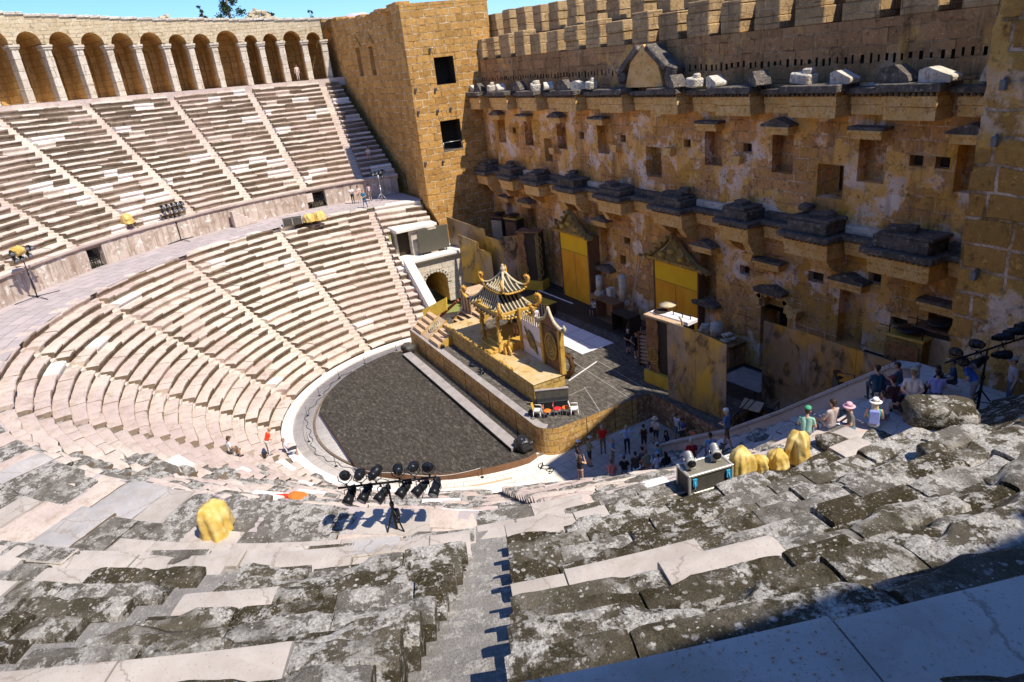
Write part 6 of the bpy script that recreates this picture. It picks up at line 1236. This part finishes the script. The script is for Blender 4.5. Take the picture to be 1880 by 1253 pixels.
# followspots and cases
cd = math.atan2(.98, .2)
rc = thing('road_case', 'large dark flight case with pale metal edges beside the white slabs', 'flight case', (30.15, -6.0, PODZ + .02), cd); W, D_, H_ = 1.15, .55, .55
mb = MB(); mb.bx(-W / 2, W / 2, -D_ / 2, D_ / 2, .05, H_); mb.build('case_body', M['case'], rc); mb = MB(); mb.bx(-W / 2 + .04, W / 2 - .04, -D_ / 2 + .04, D_ / 2 - .04, H_ + .001, H_ + .02); mb.build('lid', M['casetop'], rc); mb = MB()
for sx in (-1, 1):
    for sy in (-1, 1): mb.box((sx * W / 2, sy * D_ / 2, H_ / 2 + .02), (.06, .06, H_))
    mb.box((sx * W / 2, 0, H_ + .01), (.06, D_ + .06, .06)); mb.box((0, sx * D_ / 2, H_ + .01), (W - .065, .06, .06)); mb.box((0, sx * D_ / 2, .06), (W - .065, .055, .05))
mb.build('metal_edge', M['alu'], rc, bevel=.008); bl = flat('blue_clip', (.05, .35, .60), .5, 0, .1)
for sx in (-1, 1): mb = MB(); mb.box((sx * .45, D_ / 2 * -1 - .035, .38), (.1, .04, .2)); mb.tube([(sx * .45, -D_ / 2 - .05, .42), (sx * .48, -D_ / 2 - .09, .25), (sx * .44, -D_ / 2 - .06, .12)], .015, 5); mb.build('clasp', bl, rc)
for lx, ly, a, lab in ((-.36, .08, .5, 'grey cylindrical spotlight lying on the left of the flight case'), (.36, .12, .45, 'grey cylindrical spotlight with blue case end, right on the flight case')):
    t = Vector((30.15, -6.0, PODZ + .02 + H_ + .03)) + Matrix.Rotation(cd, 3, 'Z') @ Vector((lx, ly, 0)); o = thing('followspot', lab, 'spotlight', t, cd + a - 2.4); o.scale = (.68, .68, .68)
    mb = MB(); mb.tube([(-.3, 0, .34), (-.28, 0, .34), (.2, 0, .34), (.22, 0, .34), (.36, 0, .34)], [.1, .15, .15, .17, .17], 16); mb.build('body', M['grey'], o); mb = MB(); mb.tube([(.362, 0, .34), (.37, 0, .34)], .15, 16); mb.build('lens', M['black'], o)
    mb = MB(); mb.tube([(0, -.2, .34), (0, -.2, .05), (0, .2, .05), (0, .2, .34)], .018, 6); mb.box((0, 0, .03), (.4, .34, .06)); mb.build('base', M['alu'], o); mb = MB()
    for i in range(4): mb.tube([(-.2 + i * .1, 0, .34), (-.18 + i * .1, 0, .34)], .156, 16)
    mb.build('cooling_ring', M['steel'], o)
for i, (x, y, z, d, lab) in enumerate(((30.4, -5.1, PODZ, (.62, .55, .85), 'tall golden cloth cover standing right beside the flight case'), (30.5, -4.55, PODZ, (.45, .42, .48), 'low golden cloth cover next to the tall one by the flight case'), (30.6, -4.02, PODZ, (.5, .45, .48), 'pale golden cloth cover second from the right of the row'), (30.72, -3.45, PODZ, (.64, .58, .85), 'big golden cloth cover at the right end of the row'),
    (21.35, -16.8, DZ + .15, (.95, .9, 1.0), 'golden cloth cover standing alone on the walkway at lower left'), (-25.9, -17.6, 11.14, (1.1, .9, .85), 'small golden cloth cover on the edge of far upper seats'), (-24.1, -3.2, DZ, (1.1, .9, .75), 'golden cloth cover beside the far dark case, left one of two'), (-23.9, -2.2, DZ, (1.1, .9, .8), 'golden cloth cover beside the far dark case, right one of two'))):
    drape('cloth_cover', lab, 'cover', (x, y, z), d, M['tarp'], 40 + i * 3, rz=i * .7)
fc = thing('far_case', 'dark equipment case beside golden covers on the far walkway edge', 'flight case', (-24.3, -4.6, DZ), rad(80)); mb = MB(); mb.bx(-.9, .8, -.4, .4, 0, .6); mb.build('case_body', M['case'], fc, bevel=.02); mb = MB()
for x in (-.88, -.05, .78): mb.bx(x - .03, x + .03, -.43, -.395, 0, .61)
mb.build('metal_edge', M['alu'], fc)
# white slabs laid on the near walkway
random.seed(17)
a = -44.0
while a < -27.2:
    w = random.uniform(1.0, 1.5); b = a + math.degrees(w / 28); am = rad((a + b) / 2); o = MB().box((0, 0, .03), (1.0, w - .015, .06)).build('white_slab', M['slab'], None, bevel=.008, loc=(28.35 * cos(am), 28.35 * sin(am), DZ + .22), rz=am + random.gauss(0, .008)); tag(o, 'new pale marble slab laid in a curved row along the near walkway', 'slab', 'pale slabs along the near walkway'); a = b
# rocks
def rock(lab, loc, dims, mat, sd, rz=0, res=26):
    mb = MB(); U, V = res, int(res * 1.5); P = np.zeros((U, V, 3))
    for i, q in enumerate(np.linspace(-PI / 2, PI / 2, U)):
        for j, b in enumerate(np.linspace(0, 2 * PI, V)): P[i, j] = (cos(q) * cos(b), cos(q) * sin(b), sin(q))
    P = np.sign(P) * np.abs(P) ** .55; P = P * (1 + .16 * fbm(P + sd, 1.2, 4, sd))[..., None]; P[:, -1] = P[:, 0]; P *= np.array(dims) / 2; P[..., 2] += dims[2] / 2 * .85; mb.grid(P, smooth=True)
    return tag(mb.build('boulder', mat, None, loc=loc, rz=rz), lab, 'boulder')
rock('grey brown boulder lying before the seated people at right', (30.95, 5.0, DZ - .15), (1.1, .6, .75), M['lichen_pale'], 3, 1.1); rock('low weathered boulder leaning against the larger one', (31.2, 6.2, DZ - .15), (1.5, .8, .75), M['lichen_pale'], 8, 1.1)
rock('rounded dark rock at the feet of the standing man', (30.2, 4.05, DZ - .1), (.6, .45, .4), M['lichen'], 12, .4)
for i, (az, r, z, d, lab) in enumerate(((-4.2, 31.0, PODZ - .05, (.9, .7, .34), 'broken lichen covered block on the right end of first row'), (-1.5, 32.6, 11.6, (1.5, 1.0, .7), 'large tilted lichen block on the broken row ends'), (.5, 34.6, 12.35, (1.2, .9, .6), 'broken lichen block high on the right row ends'), (-6.0, 34.3, 12.3, (.7, .55, .45), 'loose pale stone lying on the near right rows'))):
    rock(lab, cyl(r, az, z), d, M['lichen'], 20 + i, i * .8, 18)
rc_ = flat('red_cloth', (.72, .05, .02), .8, 0, .15)
lump('red_cloth', 'crumpled red cloth lying on the near lower rows', 'cloth', cyl(22.2, -41.5, 6.25), (1.6, .5, .16), rc_, 61, .3, rz=.9); lump('orange_cloth', 'crumpled orange cloth beside the front light stand lamps', 'cloth', cyl(22.6, -38.6, 6.7), (.8, .45, .16), orange, 67, .3, rz=.7)
# pebbles and leaf litter on the slab under the camera
pm_ = MB(); rp = random.Random(6)
for i in range(420):
    a = rp.uniform(-22.4, -18.6); r = rp.uniform(40.95, 41.8); q = rp.uniform(.002, .008); z = nz_(10 * ND) + .012
    pm_.box((r * cos(rad(a)), r * sin(rad(a)), z), (q * 2, q * 1.4, q), rz=rp.uniform(0, 3), ry=rp.uniform(-.4, .4))
tag(pm_.build('grit', M['tan'], None), kind='stuff')
# rope posts round the orchestra, with rope
pa = [-174, -158, -143, -128, -112, -92, -70, -45, -20]
for a in pa:
    o = thing('rope_post', 'thin dark rope post standing on the white orchestra rim', 'post', cyl(10.95, a, ORZ), 0, 'rope posts round the orchestra'); mb = MB(); mb.tube([(0, 0, .01), (0, 0, .68)], .016, 6); mb.build('rod', M['iron'], o); mb = MB(); mb.lathe([(.11, 0), (.1, .015), (0, .02)], (0, 0, 0), 12); mb.build('foot', M['iron'], o)
mb = MB()
for a, b in zip(pa[5:], pa[6:]): mb.tube([Vector(cyl(10.95, a + (b - a) * t, ORZ + .62 - .2 * sin(PI * t))) for t in np.linspace(0, 1, 12)], .012, 5)
tag(mb.build('rope', M['white'], None), 'thin pale rope hanging between the posts on the near orchestra rim', 'rope')
cb = MB(); cb.tube([(11.2 + .35 * sin(t * 2.1) + t * .12, -.6 + .22 * cos(t * 3.3) + t * .03, ORZ + .03 + .02 * sin(t * 5)) for t in np.linspace(0, 9, 60)], .02, 5); tag(cb.build('cable', M['rubber'], None), 'tangle of black cable on the white floor by the stage corner', 'cable')
cb = MB(); cb.tube([cyl(10.85 + .15 * sin(a * .21) + .1 * sin(a * .9), a, ORZ + .02) for a in np.linspace(-150, -40, 160)], .018, 5); tag(cb.build('cable', M['rubber'], None), 'long black cable winding around the orchestra edge', 'cable')
tr = thing('drain_channel', 'open stone drain channel cut in the white floor at front', 'drain'); mb = MB(); P = np.array([[cyl(12.05, a, ORZ + .01), cyl(12.05, a, ORZ + .22), cyl(12.25, a, ORZ + .22), cyl(12.25, a, ORZ + .01)] for a in np.linspace(-33, -12, 30)]); mb.grid(P); P = np.array([[cyl(11.55, a, ORZ + .008), cyl(12.05, a, ORZ + .009)] for a in np.linspace(-33, -12, 30)]); mb.grid(P, m=1); mb.build('channel', [M['marble'], M['tan']], tr)

# ------------------------------------------------------------------ beyond the rim
def tree(lab, loc, H, w, sd, n=2600, cone=True):
    T = thing('pine_tree' if cone else 'leafy_tree', lab, 'tree', loc); r = np.random.default_rng(sd); mb = MB(); mb.tube([(0, 0, 0), (.1, 0, H * .5), (0, .1, H * .95)], [.28, .18, .04], 8)
    cl = []
    for i in range(46):
        t = r.uniform(.12, 1); a = r.uniform(0, 2 * PI); R = w * (1 - t) ** .8 * r.uniform(.55, 1) + .15 if cone else w * math.sqrt(max(.05, 1 - (2 * t - 1.1) ** 2)) * r.uniform(.4, 1)
        e = (R * cos(a), R * sin(a), H * t); cl.append((e, .5 * (1 - t * .5) * w * .55)); mb.tube([(0, 0, H * t * .9), e], [.06, .015], 5)
    mb.build('trunk', M['bark'], T); mb = MB()
    for i in range(n):
        e, q = cl[r.integers(len(cl))]; p = np.array(e) + r.normal(0, q * .45, 3) * (1, 1, .8); s = r.uniform(.07, .16); u = Vector(r.normal(0, 1, 3)).normalized(); v = u.orthogonal().normalized(); c = Vector(p)
        mb.add([c - u * s * 1.6, c + v * s * .6, c + u * s * 1.6, c - v * s * .6], [(0, 1, 2, 3)])
    mb.build('crown', M['leaf'], T, recalc=False); return T
tree('big dark pine tree rising behind the arcade next to the rubble', (-56, -.9, 19.5), 14.5, 3.2, 2, 4200); tree('small slanting pine tree left of the big pine', (-55.5, -4.0, 19.5), 10.3, 1.2, 5, 1200); tree('small pine tree just right of the rubble heap', (-55, 3.6, 19.5), 9.6, 1.6, 7, 1500); tree('tiny pine top behind the right end of arcade', (-54.5, 8.5, 19.5), 8.9, 1.0, 9, 700)
tree('leafy green tree outside, seen through the right wall opening', (5.5, 33, -1.1), 9, 4.2, 12, 3500, False); tree('leafy green tree outside, seen through the middle wall opening', (-14, 36, -1.1), 9, 4.2, 13, 3000, False)
rb = thing('rubble_heap', 'heap of broken stones on top of the arcade wall by the pine', 'rubble', (-49.0, 1.0, gz(-181) + gh(-181) - .05)); mb = MB(); r = random.Random(4)
for i in range(70):
    x, y = r.gauss(0, .55), r.gauss(0, 1.15); h = max(0, 1.35 - .55 * abs(y) - .35 * abs(x)); z = r.uniform(0, 1) * h; mb.box((x, y, z + .1), (r.uniform(.3, .7), r.uniform(.3, .7), r.uniform(.2, .36)), rz=r.uniform(0, 3), rx=r.gauss(0, .15), ry=r.gauss(0, .15))
mb.build('stones', M['arcade'], rb, bevel=.04)
o = MB().box((0, 0, .2), (.8, 1.0, .5), rz=.3).box((.1, .3, .45), (.5, .5, .3), rz=.8).build('loose_stones', M['arcade'], None, bevel=.05, loc=(-47.6, -8.9, gz(-169) + gh(-169))); tag(o, 'small pile of stones lying on the arcade top above the middle arches', 'stones')
mb = MB(); g = np.zeros((60, 14, 3))
for i, t in enumerate(np.linspace(0, 1, 60)):
    for j, v in enumerate(np.linspace(0, 1, 14)):
        x, y = -1500 + 700 * t + 200 * v, 150 + 560 * t; ridge = 62 * math.exp(-((t - .38) / .075) ** 2) + 55; g[i, j] = (x - 300 * (v - .5), y, -2 + ridge * (1 - abs(2 * v - 1)) ** .8)
g[..., 2] += np.maximum(0, g[..., 2] + 0) * .16 * fbm(g, .012, 4, 3); mb.grid(g, smooth=True); tag(mb.build('mountain', M['mountain'], None), kind='structure')

# ------------------------------------------------------------------ light, sky, camera
W = bpy.data.worlds.new('World'); S.world = W; W.use_nodes = True; nt = W.node_tree; bg = nt.nodes['Background']; sk = nt.nodes.new('ShaderNodeTexSky'); sk.sky_type = 'NISHITA'; sk.sun_disc = False; sk.sun_elevation = rad(56.5); sk.sun_rotation = rad(65); sk.altitude = 50; sk.air_density = 1.0; sk.dust_density = .1; sk.ozone_density = 3
mx = nt.nodes.new('ShaderNodeMix'); mx.data_type = 'RGBA'; mx.blend_type = 'MULTIPLY'; mx.inputs[0].default_value = 1; mx.inputs[7].default_value = (.50, .73, 1.06, 1); nt.links.new(sk.outputs[0], mx.inputs[6]); nt.links.new(mx.outputs[2], bg.inputs[0]); bg.inputs[1].default_value = SKY
L = bpy.data.lights.new('sun', 'SUN'); L.energy = SUN; L.angle = rad(.5); L.color = (1, .93, .80); lo = bpy.data.objects.new('sun', L); COL.objects.link(lo); lo.rotation_euler = Vector((-.60, -.28, -1.0)).to_track_quat('-Z', 'Y').to_euler()
cam = bpy.data.cameras.new('camera'); co = bpy.data.objects.new('camera', cam); COL.objects.link(co); cam.sensor_width = 36; cam.lens = 1274.06 / 1880 * 36; cam.clip_end = 6000; cam.clip_start = .05
yaw, pit, rol = rad(63.65983), rad(22.37483), rad(-6.54059); fw = Vector((-sin(yaw) * cos(pit), cos(yaw) * cos(pit), -sin(pit))); r_ = Vector((cos(yaw), sin(yaw), 0)); u_ = r_.cross(fw); r2 = r_ * cos(rol) + u_ * sin(rol); u2 = -r_ * sin(rol) + u_ * cos(rol)
co.matrix_world = Matrix(((r2.x, u2.x, -fw.x, CAM[0]), (r2.y, u2.y, -fw.y, CAM[1]), (r2.z, u2.z, -fw.z, CAM[2]), (0, 0, 0, 1))); S.camera = co
S.view_settings.view_transform = 'Standard'; S.view_settings.look = 'None'; S.view_settings.exposure = EXPO; S.view_settings.gamma = 1; S.cycles.use_denoising = True; S.cycles.max_bounces = 6; S.cycles.diffuse_bounces = 4
